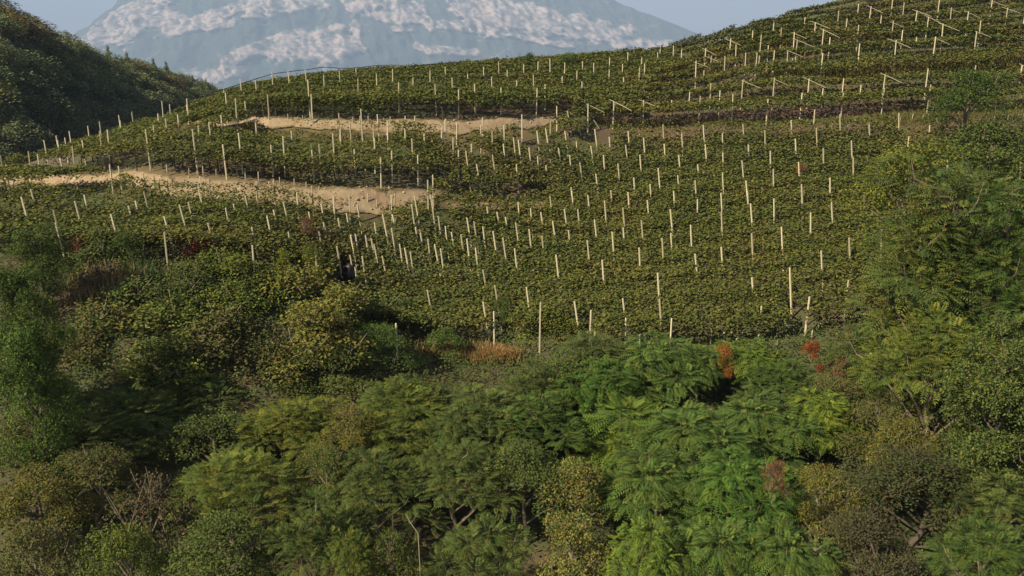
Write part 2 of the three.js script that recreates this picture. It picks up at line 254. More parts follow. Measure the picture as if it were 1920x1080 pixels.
for (const [key, B] of Object.entries(BLOCKS)) {
  const segs = [];
  for (let k = 0; k < 40; k++) {
    const d0 = 40 + (k + B.ph) * B.sp; if (d0 > 128) break;
    let run = null;
    for (let x = -75; x <= 92; x += 0.4) {
      const z = -(d0 + 0.03 * x + 0.9 * fbm(x * 0.04, k * 3.3, 2)), p = project(x, G(x, z) + 1.7, z), ok = p[0] > -90 && p[0] < 2210 && inside(B.poly, p[0], p[1]);
      if (ok) { if (!run) segs.push(run = { key, k, pts: [] }); run.pts.push([x, z]); } else if (run && run.pts.length && x - run.pts[run.pts.length - 1][0] > 1.3) run = null;
    }
  }
  rows.push(...segs.filter((s) => s.pts.length > 5));
}
const rr = rng(71);
const trunkGeo = [0, 1, 2].map((k) => { const m = new MB(), r = rng(500 + k), a = (r() - 0.5) * 0.25, b = (r() - 0.5) * 0.3; m.tube([V(0, -0.1, 0), V(a * 0.4, 0.45, b * 0.3), V(a, 0.95, b), V(a + 0.12, 1.5, b + 0.35)], [0.05, 0.042, 0.036, 0.02], 6, [0.06, 0.042, 0.03]); return m.geo(true); });
const stakeGeo = (() => { const m = new MB(); m.tube([V(0, -0.05, 0), V(0.01, 0.42, 0), V(0.01, 0.44, 0)], [0.035, 0.03, 0.004], 6, [0.33, 0.29, 0.22]); return m.geo(true); })();
const byBlock = {};
for (const s of rows) (byBlock[s.key] ??= []).push(s);
for (const [key, list] of Object.entries(byBlock)) {
  list.sort((a, b) => a.k - b.k || a.pts[0][0] - b.pts[0][0]);
  let rank = -1, lastK = null, piece = 0;
  for (const s of list) {
    const again = s.k === lastK; if (!again) { rank++; piece = 0; } lastK = s.k;
    s.rank = rank;
    const B = BLOCKS[key], n = s.pts.length, mid = s.pts[n >> 1], far = -mid[1], m = new MB(), step = 0.4;
    const size = clamp(0.085 + far * 0.0014, 0.145, 0.22), density = (key === 'upper' ? 150 : 172) * Math.pow(0.155 / size, 1.4);
    s.label = `leafy vine row, ${ord(rank)} up the ${B.name}${again ? `, ${ord(++piece)} piece from left` : ''}`;
    const root = thing('vine_row', s.label, 'vine row', V(mid[0], G(mid[0], mid[1]), mid[1]), `vine rows of the ${B.name}`), o = root.position;
    for (let i = 0; i < n; i++) {
      const [x0, z0] = s.pts[i], count = density * step * B.sp * B.cover * 1.15 | 0;
      const side = trackSide(x0, z0), curtain = side > 0 && side < 3.0; const vigour = 0.8 + 0.55 * fbm(x0 * 0.5, z0 * 0.5 + 30, 2);
      for (let q = 0; q < count * vigour; q++) {
        let t = rr(), hang = 0; const edgeLeaf = rr() < (key === 'upper' ? 0.18 : curtain ? 0.3 : 0.2);
        if (edgeLeaf) { t = 1 + (rr() - 0.5) * 0.12; hang = rr() * rr() * (key === 'upper' ? 0.34 : curtain ? 1.3 : 0.75); } else if (key === 'upper' && rr() < 0.06) { t = 0.35 + rr() * 0.4; hang = 0.15 + rr() * 0.6; }
        const x = x0 + (rr() - 0.5) * step * 1.3, z = z0 + (t - 0.5) * B.sp * B.cover + (rr() - 0.5) * 0.15, g = G(x, z), near = trackSide(x, z); if (near > trackGap(x, z) && near < 0.12) { if (near < -0.75 - 0.5 * fbm(x, 7, 2) && rr() < 0.8) m.leaf(x - o.x, g + 0.02 - o.y, z - o.z, (rr() - 0.5) * 0.8, 0.6, (rr() - 0.5) * 0.8, 0.7, 0, 0.7, 0.15 + rr() * 0.3, 0.09, mixc(VINE[rr() * 4 | 0], [0.14, 0.105, 0.045], rr() * 0.8)); continue; }
        const bump = (key === 'upper' ? 0.16 : 0.3) * fbm(x * 0.8, z * 0.8, 2) + 0.1 * N(x * 2.3, z * 2.3);
        const y = g + rowShape(key, clamp(t, 0, 1)) + bump - hang + (rr() - 0.6) * 0.3 + (rr() < 0.04 ? rr() * 0.35 : 0);
        const a = rr() * 6.283, pitch = (rr() - 0.45) * 1.1, dx = Math.cos(a) * Math.cos(pitch), dz = Math.sin(a) * Math.cos(pitch), dy = -Math.sin(pitch);
        const roll = (rr() - 0.5) * 1.3, sx = -Math.sin(a) * Math.cos(roll), sz = Math.cos(a) * Math.cos(roll), sy = Math.sin(roll);
        const patch = (key === 'upper' ? 0.1 : 0) + fbm(x * 0.16 + 11, z * 0.16, 3), yell = smooth(patch + (rr() - 0.5) * 0.5, 0.06, 0.42);
        let c = VINE[rr() * 4.6 | 0]; c = mixc(c, VINE[4 + (rr() < 0.5 ? 1 : 0)], yell * 0.85);
        const v = 0.8 + rr() * 0.45; c = [c[0] * v, c[1] * v, c[2] * v];
        const w = size * (0.75 + rr() * 0.65);
        m.leaf(x - o.x, y - o.y, z - o.z, dx, dy, dz, sx, sy, sz, w, w * 0.95, c, w * 0.15);
      }
    }
    part('foliage', m.geo(), vineMat, root, 'stuff');
    // stems and short planting stakes where one looks in under the leaves
    const open = n && ((q) => q > 0 && q < 3)(trackSide(mid[0], mid[1])) || rank === 0 || (key === 'upper' && rank < 2);
    if (open) for (let i = 1; i < n - 1; i += key === 'front' ? 3 : 2) {
      const [x, z] = s.pts[i], ts = trackSide(x, z); if (ts < 0.35 && ts > -6 || rank > 0 && key !== 'upper' && !(ts > 0 && ts < 3)) continue; const zz = z + (rr() - 0.2) * 0.8, t = part('trunk', trunkGeo[rr() * 3 | 0], barkMaterial, root);
      t.position.set(x - o.x + (rr() - 0.5) * 0.4, G(x, zz) - o.y, zz - o.z); t.rotation.y = rr() * 6.28; t.scale.setScalar(0.85 + rr() * 0.3);
      if (rr() < 0.55) { const k = part('stake', stakeGeo, barkMaterial, root), zk = z + B.sp * 0.55; k.position.set(x - o.x + (rr() - 0.5) * 0.5, G(x, zk) - o.y, zk - o.z); k.scale.setScalar(0.7 + rr() * 0.7); }
    }
  }
}
const rowAt = (x, z, key) => { let best = null, bd = 9; for (const s of byBlock[key] ?? []) for (const [a, b] of s.pts) { const d = Math.abs(a - x) * 0.6 + Math.abs(b - z); if (d < bd) { bd = d; best = s; } } return best; };

// ---------------------------------------------------------------- trellis posts: pale concrete, each at its own place [across, top, length that shows]
const POSTS = [
  ...[[452, 150, 26], [480, 153, 13], [512, 137, 23], [542, 135, 38], [574, 133, 22], [579, 153, 27], [608, 143, 20], [637, 135, 17], [424, 177, 18], [420, 167, 8], [393, 172, 23], [505, 180, 45], [586, 180, 53], [464, 185, 12], [444, 187, 40], [353, 187, 40], [363, 179, 13], [334, 185, 8], [305, 192, 15], [335, 217, 13], [298, 215, 15], [312, 225, 15], [289, 237, 10], [250, 212, 20], [224, 218, 10], [227, 228, 13], [188, 230, 10], [166, 238, 8], [131, 248, 8], [107, 257, 10], [110, 265, 13], [84, 265, 8], [123, 260, 7], [191, 248, 28], [204, 245, 20], [156, 265, 13], [245, 262, 17], [227, 270, 15], [276, 245, 28], [373, 238, 12], [364, 245, 35], [394, 232, 20], [450, 252, 28], [333, 272, 15], [318, 273, 12], [420, 273, 18], [408, 283, 17], [387, 288, 45], [300, 289, 45], [143, 276, 62], [533, 258, 28], [509, 274, 12], [496, 284, 12], [547, 247, 8], [586, 283, 13], [600, 273, 22], [626, 253, 34], [523, 295, 40], [593, 300, 48], [639, 243, 13], [480, 233, 7], [416, 218, 14], [60, 285, 50], [77, 290, 43], [7, 293, 37], [28, 281, 13], [36, 281, 13]],
  ...[[644, 160, 30], [668, 130, 10], [672, 150, 22], [707, 142, 20], [714, 170, 20], [737, 132, 34], [748, 157, 15], [775, 148, 12], [765, 180, 10], [783, 173, 12], [807, 135, 22], [816, 160, 17], [835, 128, 12], [848, 148, 15], [837, 178, 12], [837, 207, 16], [860, 170, 12], [877, 140, 7], [890, 160, 16], [907, 128, 17], [906, 180, 43], [922, 147, 16], [940, 167, 10], [935, 118, 18], [951, 133, 10], [969, 153, 12], [982, 123, 12], [978, 167, 20], [1000, 143, 20], [1007, 168, 13], [1009, 118, 14], [1031, 112, 36], [1022, 160, 10], [1042, 163, 48], [1054, 145, 10], [1059, 120, 18], [1082, 135, 12], [1092, 117, 13], [1091, 155, 13], [1113, 120, 13], [1143, 110, 12], [1142, 133, 14], [1167, 122, 10], [1169, 147, 8], [1177, 100, 13], [1203, 110, 13], [1199, 128, 19], [1208, 122, 23], [1233, 100, 7], [1238, 88, 12], [1262, 88, 15], [1277, 95, 12]],
  ...[[678, 207, 27], [727, 228, 45], [701, 237, 20], [657, 233, 17], [760, 245, 18], [796, 253, 10], [828, 242, 13], [857, 233, 13], [902, 237, 17], [923, 248, 18], [945, 237, 15], [703, 262, 20], [773, 262, 22], [850, 260, 22], [884, 272, 13], [963, 258, 38], [972, 263, 27], [665, 282, 8], [735, 285, 13], [807, 282, 32], [860, 283, 13], [874, 283, 50], [924, 290, 30], [967, 308, 12], [894, 307, 20], [944, 270, 23], [992, 277, 20], [1007, 245, 22], [1023, 240, 40], [1032, 230, 20], [1047, 277, 18], [1059, 245, 17], [1007, 293, 12], [1023, 310, 10], [1079, 265, 8], [1068, 292, 13], [1087, 305, 20], [1108, 275, 18], [1115, 243, 17], [1131, 292, 18], [1142, 258, 12], [1158, 308, 37], [1117, 327, 17], [1173, 273, 17], [1177, 247, 20], [1199, 292, 25], [1206, 260, 23], [1233, 317, 33], [1245, 272, 17], [1242, 235, 22], [1272, 293, 18], [1277, 252, 22], [1188, 335, 18], [1218, 347, 20], [1269, 330, 13], [663, 303, 17], [743, 337, 17], [714, 298, 10], [740, 302, 12], [784, 293, 12], [812, 330, 20], [1070, 352, 15]],
  ...[[1310, 183, 50], [1372, 180, 53], [1436, 188, 48], [1499, 177, 50], [1576, 177, 47], [1652, 168, 50], [1737, 162, 53], [1102, 197, 50], [1149, 193, 50], [1206, 190, 47], [1257, 190, 42]],
  ...[[1317, 237, 25], [1351, 252, 13], [1392, 235, 18], [1433, 247, 18], [1321, 273, 25], [1353, 288, 15], [1402, 273, 10], [1442, 285, 27], [1489, 262, 25], [1482, 227, 15], [1526, 208, 23], [1528, 242, 32], [1542, 280, 23], [1573, 217, 23], [1593, 265, 35], [1682, 215, 33], [1628, 235, 20], [1697, 258, 13], [1792, 213, 28], [1741, 237, 7], [1827, 272, 10], [1917, 215, 22], [1307, 310, 17], [1390, 303, 27], [1353, 325, 37], [1302, 340, 22], [1397, 340, 40], [1447, 318, 48], [1495, 305, 25], [1500, 347, 32], [1553, 335, 30], [1597, 297, 43], [1673, 340, 17], [1773, 297, 30], [1908, 305, 60]],
  ...[[1672, 0, 16], [1693, 8, 18], [1717, 23, 18], [1759, 0, 20], [1782, 17, 20], [1813, 25, 20], [1858, 3, 20], [1887, 17, 22], [1919, 28, 25], [1631, 15, 20], [1608, 10, 15], [1571, 23, 17], [1586, 38, 18], [1608, 50, 20], [1651, 32, 15], [1673, 42, 22], [1690, 60, 22], [1738, 35, 20], [1766, 48, 22], [1717, 72, 12], [1751, 72, 35], [1828, 62, 40], [1836, 42, 25], [1678, 78, 32], [1610, 85, 32], [1541, 103, 23], [1555, 73, 18], [1542, 58, 20], [1527, 45, 18], [1508, 35, 15], [1488, 63, 23], [1493, 78, 22], [1475, 98, 30], [1464, 55, 17], [1450, 45, 15], [1426, 68, 23], [1440, 88, 15], [1418, 102, 32], [1410, 60, 15], [1397, 102, 20], [1379, 87, 23], [1369, 75, 22], [1358, 108, 27], [1333, 107, 17], [1322, 93, 22], [1304, 117, 22], [1451, 97, 13], [1332, 158, 18], [1392, 152, 20], [1451, 148, 23], [1516, 150, 18], [1581, 150, 15], [1658, 142, 18], [1737, 132, 22], [1827, 125, 18], [1914, 125, 17], [1349, 172, 15], [1542, 168, 12], [1613, 162, 13], [1293, 175, 13]],
  ...[[46, 369, 40], [103, 395, 25], [108, 420, 20], [144, 378, 32], [160, 367, 18], [61, 355, 17], [212, 402, 30], [274, 360, 28], [310, 407, 15], [310, 437, 18], [341, 383, 38], [256, 378, 17], [243, 387, 10], [355, 380, 17], [375, 358, 17], [392, 417, 13], [425, 390, 15], [439, 382, 10], [462, 367, 18], [483, 360, 20], [473, 425, 18], [474, 462, 10], [502, 403, 25], [514, 392, 13], [533, 377, 22], [558, 363, 17], [580, 397, 13], [569, 413, 20], [599, 432, 17], [541, 432, 8], [603, 382, 10], [627, 368, 25], [635, 408, 13], [607, 415, 8], [633, 460, 20], [593, 473, 18]],
  ...[[649, 398, 13], [670, 382, 13], [703, 417, 15], [719, 400, 38], [737, 402, 23], [736, 427, 33], [773, 383, 37], [778, 367, 33], [779, 425, 13], [789, 437, 17], [808, 365, 22], [812, 390, 23], [822, 405, 23], [834, 423, 15], [847, 435, 17], [803, 449, 17], [816, 457, 30], [827, 466, 29], [750, 457, 28], [760, 463, 34], [770, 472, 22], [718, 478, 30], [703, 455, 35], [680, 480, 18], [697, 445, 23], [659, 438, 37], [667, 438, 18], [686, 440, 15], [657, 477, 17], [865, 440, 22], [876, 408, 23], [889, 415, 17], [876, 448, 35], [892, 465, 28], [906, 425, 28], [906, 507, 20], [925, 433, 38], [943, 446, 42], [913, 387, 15], [932, 397, 15], [948, 407, 17], [968, 378, 15], [967, 418, 32], [965, 465, 65], [991, 390, 15], [992, 430, 33], [1014, 398, 22], [1016, 443, 23], [1031, 368, 22], [1036, 415, 27], [1058, 392, 22], [1066, 433, 18], [1042, 477, 57], [1072, 360, 18], [1083, 393, 25], [1102, 367, 18], [1100, 450, 43], [1114, 412, 30], [1128, 487, 47], [1133, 378, 30], [1145, 358, 18], [1147, 435, 53], [1167, 390, 37], [1177, 362, 23], [1168, 428, 18], [1197, 465, 32], [1201, 413, 47], [1213, 377, 18], [1240, 445, 72], [1231, 510, 70], [1255, 393, 35], [1257, 438, 18], [1262, 360, 20], [928, 535, 35], [906, 567, 23], [926, 585, 13], [987, 540, 27], [1013, 565, 52], [1077, 567, 18], [1108, 583, 13], [1115, 623, 20], [1167, 560, 15], [1173, 597, 10], [1235, 560, 40], [1259, 598, 17], [1199, 628, 15], [802, 542, 27], [743, 607, 20]],
  ...[[1305, 375, 17], [1350, 363, 37], [1350, 398, 48], [1351, 465, 23], [1293, 422, 47], [1302, 477, 30], [1405, 382, 50], [1407, 438, 47], [1409, 522, 23], [1400, 360, 20], [1448, 373, 47], [1462, 425, 60], [1477, 502, 60], [1502, 360, 20], [1516, 398, 62], [1537, 472, 38], [1556, 380, 52], [1617, 362, 23], [1588, 447, 32], [1583, 520, 82], [1509, 550, 80], [1422, 568, 73], [1333, 590, 55], [1357, 620, 27], [1648, 430, 63], [1677, 490, 83], [1750, 392, 12]],
];
const CONCRETE = [0.47, 0.42, 0.295];
const shaft = (() => { // a slightly tapering concrete post with chamfered corners, 1 m tall, scaled to length
  const m = new MB(), w = 0.045, ch = 0.014, ring = (y, k) => [[w, w - ch], [w - ch, w], [-w + ch, w], [-w, w - ch], [-w, -w + ch], [-w + ch, -w], [w - ch, -w], [w, -w + ch]].map(([a, b]) => m.v(a * k, y, b * k, CONCRETE));
  const a = ring(0, 1.05), b = ring(0.985, 0.92), c = ring(1, 0.7);
  for (const [p, q] of [[a, b], [b, c]]) for (let i = 0; i < 8; i++) { const n = (i + 1) % 8; m.i.push(p[i], q[n], p[n], p[i], q[i], q[n]); }
  for (let i = 1; i < 7; i++) m.i.push(c[0], c[i + 1], c[i]);
  const g = m.geo().toNonIndexed(); g.computeVertexNormals(); return g;
})();
const armGeo = (() => { const m = new MB(); m.tube([V(-1.05, 0, 0), V(-0.1, 0.02, 0), V(1.05, 0, 0)], [0.03, 0.036, 0.026], 6, [0.28, 0.245, 0.175]); return m.geo(true); })();
const postMat = [0, 1, 2, 3].map((k) => new THREE.MeshStandardMaterial({ name: 'concrete', vertexColors: true, roughness: 0.9, color: new THREE.Color().setRGB(...[[1, 1, 1], [0.85, 0.84, 0.84], [1.1, 1.08, 1.05], [0.74, 0.72, 0.68]][k]) }));
const pr = rng(909), placed = [];
for (const [x, y, len] of POSTS) {
  let key = null; const lower = y + len * 0.75;
  for (const k of ['front', 'lower', 'middle', 'crest', 'upper']) if (inside(BLOCKS[k].poly, x, lower)) { key = k; break; }
  const base0 = [1310, 1372, 1436, 1499, 1576, 1652, 1737, 1102, 1149, 1206, 1257].includes(x) && y > 155 && y < 200 || y > 485 && x > 1490 || y > 545 && x > 1300 || (x === 143 && y === 276) || (x === 586 && y === 180) || (x === 505 && y === 180) || x === 60 || x === 7 || x === 77;
  const lean = key === 'front' || key === 'lower' ? 0.125 + (pr() - 0.5) * 0.07 : (pr() - 0.5) * 0.05;
  let foot, total;
  if (base0) { foot = hit(x, y + len, 0); if (!foot) continue; total = len * -foot.z / FOC * 1.01; }
  else {
    const probe = hit(x, y + len, 1.72); if (!probe) continue;
    const D = -probe.z, L = Math.min(0.95 * len * D / FOC, 1.2), P = hit(x + (L * FOC / D) * lean, y + L * FOC / D, 1.72) ?? probe;
    foot = V(P.x + 1.72 * lean, 0, P.z); foot.y = G(foot.x, foot.z); total = 1.8 + L;
  }
  const tn = trackSide(foot.x, foot.z); if (!base0 && tn > -1.9 && tn < 0.3) { foot.z += 1.9 + tn; foot.y = G(foot.x, foot.z); total = 1.75 + Math.min(0.45, 0.5 * len * -foot.z / FOC); }
  placed.push({ x, y, len, key: key ?? (y < 235 ? 'crest' : x < 700 ? 'middle' : 'front'), foot, total, lean });
}
placed.sort((a, b) => b.len - a.len);
const nearest = {}, keep = placed.slice(0, 300), rest = placed.slice(300);
for (const p of keep) { p.row = rowAt(p.foot.x, p.foot.z, p.key); const id = p.row ? p.key + p.row.rank : p.key; (nearest[id] ??= []).push(p); }
for (const list of Object.values(nearest)) {
  list.sort((a, b) => a.foot.x - b.foot.x);
  list.forEach((p, i) => {
    const B = BLOCKS[p.key], where = p.row ? `by ${ord(p.row.rank)} vine row up the ${B.name}` : `on the edge of the ${B.name}`;
    const t = thing('trellis_post', `pale trellis post, ${ord(i)} from left ${where}`, 'post', p.foot, `trellis posts of the ${B.name}`);
    const s = part('shaft', shaft, postMat[pr() * 4 | 0], t); s.scale.set(1, p.total + 0.05, 1); s.position.y = -0.05; s.rotation.set((pr() - 0.5) * 0.05, pr() * 0.6, 0);
    t.rotation.z = p.lean;
    if (p.key === 'upper' && p.len >= 15 && pr() < 0.7 || [1102, 1149, 1206].includes(p.x) && p.y < 200) {
      const a = part('arm', armGeo, barkMaterial, t); a.position.set(0.25 + pr() * 0.5, p.total - 0.28 - pr() * 0.15, 0.12); a.rotation.set(0, -0.35 - pr() * 0.3, -0.34 - pr() * 0.16, 'YZX'); a.scale.setScalar(0.75 + pr() * 0.4);
    }
    if (p.key === 'upper' && p.y > 75 && p.y < 110 && p.len > 28) { const b = part('brace', armGeo, barkMaterial, t); b.position.set(-0.42, 0.42, 0.1); b.rotation.set(0, 0.1, 0.72); b.scale.set(0.5, 1, 1); }
  });
}
{
  const gs = rest.map((p) => shaft.clone().applyMatrix4(new THREE.Matrix4().compose(p.foot, new THREE.Quaternion().setFromEuler(new THREE.Euler(0, pr(), p.lean)), V(1, p.total, 1))));
  if (gs.length) top('trellis_posts', mergeGeometries(gs), postMat[0], 'scattered short tips of further pale trellis posts among the vines', 'posts', 'stuff');
}
// leaning poles and braces at the block corners and canes along the crest: top and foot
const poleMat = barkMaterial;
[[1069, 210, 1088, 250, 0.06, 'slanting pale strut leaning right at the end of the upper sandy track'], [1064, 208, 1071, 252, 0.06, 'stout pale corner post beside the slanting strut at the track end'], [1063, 228, 1065, 252, 0.045, 'thin pale post standing left of the track end corner post'], [1113, 225, 1123, 240, 0.05, 'short slanting strut in the shade under the upper terrace corner'],
  [1393, 622, 1375, 643, 0.05, 'short pale strut slanting behind the orange shrub'], [1482, 602, 1453, 633, 0.05, 'pale strut slanting left of the tall front post'], [1548, 595, 1533, 613, 0.05, 'short pale strut slanting in the dark gap between two tall front posts'], [1647, 565, 1633, 579, 0.05, 'short pale strut slanting at the right end of the front slope'],
  [1209, 133, 1220, 146, 0.05, 'short slanting strut near the left corner of the upper terrace rows'], [801, 97, 808, 127, 0.025, 'thin bare cane leaning left on the crest, left of a pair of canes'], [880, 97, 885, 122, 0.025, 'thin bare cane leaning on the crest, left one of a close pair'], [887, 106, 889, 121, 0.02, 'short thin cane on the crest, right one of a close pair'], [904, 92, 911, 117, 0.022, 'thin bare cane leaning left on the crest by a bushy spot'], [1187, 86, 1190, 102, 0.03, 'short cane standing up on the crest near the right ridge'], [65, 262, 62, 300, 0.03, 'rough pole rising above the vines at the far left corner'], [1793, 560, 1798, 590, 0.03, 'slim pale stake seen between leaves of the tall right tree']]
  .forEach(([x0, y0, x1, y1, r, label]) => {
    const f = hit(x1, y1, x1 > 1300 ? 0 : y1 < 130 ? 1.6 : 0.1); if (!f) return;
    const e = at(x0, y0, -f.z - 0.2), m = new MB(), d = V().subVectors(e, f), a = f.clone().addScaledVector(d, -0.1);
    m.tube([a.clone().sub(f), d.clone().multiplyScalar(0.5).add(V(0.01, 0, 0.02)), d, d.clone().multiplyScalar(1.005)], [r * 1.1, r, r * 0.85, 0.004], 7, [0.34, 0.3, 0.21]);
    const o = top('leaning_pole', m.geo(true), poleMat, label, 'pole'); o.position.copy(f);
  });
// black irrigation hose slung along the crest, post to post
[[[[396, 174], [424, 166], [455, 156], [490, 145], [515, 138], [545, 134], [580, 130], [612, 126], [640, 128], [670, 127], [705, 123], [740, 122], [772, 124], [800, 121], [840, 118], [880, 115]], 'black irrigation hose sagging along the left part of the crest'],
  [[[1222, 92], [1262, 86], [1300, 78], [1340, 68], [1385, 57], [1425, 45], [1442, 40]], 'black irrigation hose along the crest where the ridge starts climbing'], [[[1505, 27], [1525, 22], [1545, 15], [1570, 8], [1600, 1], [1640, -8]], 'black irrigation hose along the crest beside the crossed topmost post']]
  .forEach(([pts, label]) => {
    const q = []; for (const [x, y] of pts) { const p = hit(x, y + 9, 1.75) ?? hit(x, y + 16, 1.75); if (p) q.push(at(x, y, -p.z)); }
    if (q.length > 2) top('irrigation_hose', new THREE.TubeGeometry(new THREE.CatmullRomCurve3(q), q.length * 8, 0.04, 6), new THREE.MeshStandardMaterial({ name: 'black_plastic', color: 0x17171a, roughness: 0.6 }), label, 'hose');
  });
{ // black lumpy bundle with a pale edge at the left corner of the front slope
  const p = hit(655, 535, 0) ?? at(655, 535, 46), g = new THREE.SphereGeometry(0.5, 26, 20), a = g.attributes.position;
  for (let i = 0; i < a.count; i++) { const x = a.getX(i), y = a.getY(i), z = a.getZ(i), n = 1 + 0.5 * N(x * 3, y * 2 + z * 3) + 0.12 * N(x * 11, y * 5, z * 11); a.setXYZ(i, x * n * 1.05 + 0.25 * y, (y + 0.45) * 1.35 * (y > 0.3 ? 1.15 : 1), z * n * 0.8); }
  g.computeVertexNormals();
  const t = thing('dark_bundle', 'black lumpy bundle at the left corner of the front slope', 'black_bundle', p);
  part('bundle', g, new THREE.MeshStandardMaterial({ name: 'black_bundle', color: 0x0d0c0e, roughness: 0.55 }), t);
  const m = new MB(); m.tube([V(0.5, 0.55, 0.25), V(0.52, 0.95, 0.3), V(0.45, 1.25, 0.2)], [0.04, 0.05, 0.02], 6, [0.4, 0.38, 0.35]); part('pale_edge', m.geo(true), barkMaterial, t);
}
// ---------------------------------------------------------------- trees and shrubs
const shade = (c, r, a = 0.5) => { const v = 1 - a / 2 + r() * a; return [c[0] * v * (0.92 + r() * 0.16), c[1] * v, c[2] * v * (0.85 + r() * 0.3)]; };
function frond(m, x, y, z, d, L, pairs, w, col, sag, r) { // one feathered leaf: leaflets in pairs along a sagging midrib
  const h = Math.hypot(d.x, d.z) || 1e-3, px = -d.z / h, pz = d.x / h, tw = (r() - 0.5) * 0.7;
  for (let k = 1; k <= pairs; k++) {
    const s = (k + 0.3) / (pairs + 0.5), qx = x + d.x * L * s, qy = y + d.y * L * s - sag * L * s * s, qz = z + d.z * L * s;
    const tx = d.x, ty = d.y - 2 * sag * s, tz = d.z, n = Math.hypot(tx, ty, tz), l = w * 2.9 * (0.75 + 0.5 * Math.sin(Math.PI * (0.15 + 0.75 * s)));
    for (const e of [-1, 1]) {
      let lx = px * e * 0.9 + tx / n * 0.38, ly = ty / n * 0.38 - 0.22 + e * tw * 0.5, lz = pz * e * 0.9 + tz / n * 0.38; const q = Math.hypot(lx, ly, lz);
      m.leaf(qx, qy, qz, lx / q, ly / q, lz / q, tx / n, ty / n, tz / n, l, w, col, l * 0.12);
    }
  }
  const s = 1; m.leaf(x + d.x * L * s, y + d.y * L - sag * L, z + d.z * L, d.x * 0.8, d.y - 2 * sag, d.z * 0.8, px, 0, pz, w * 2.6, w, col);
}
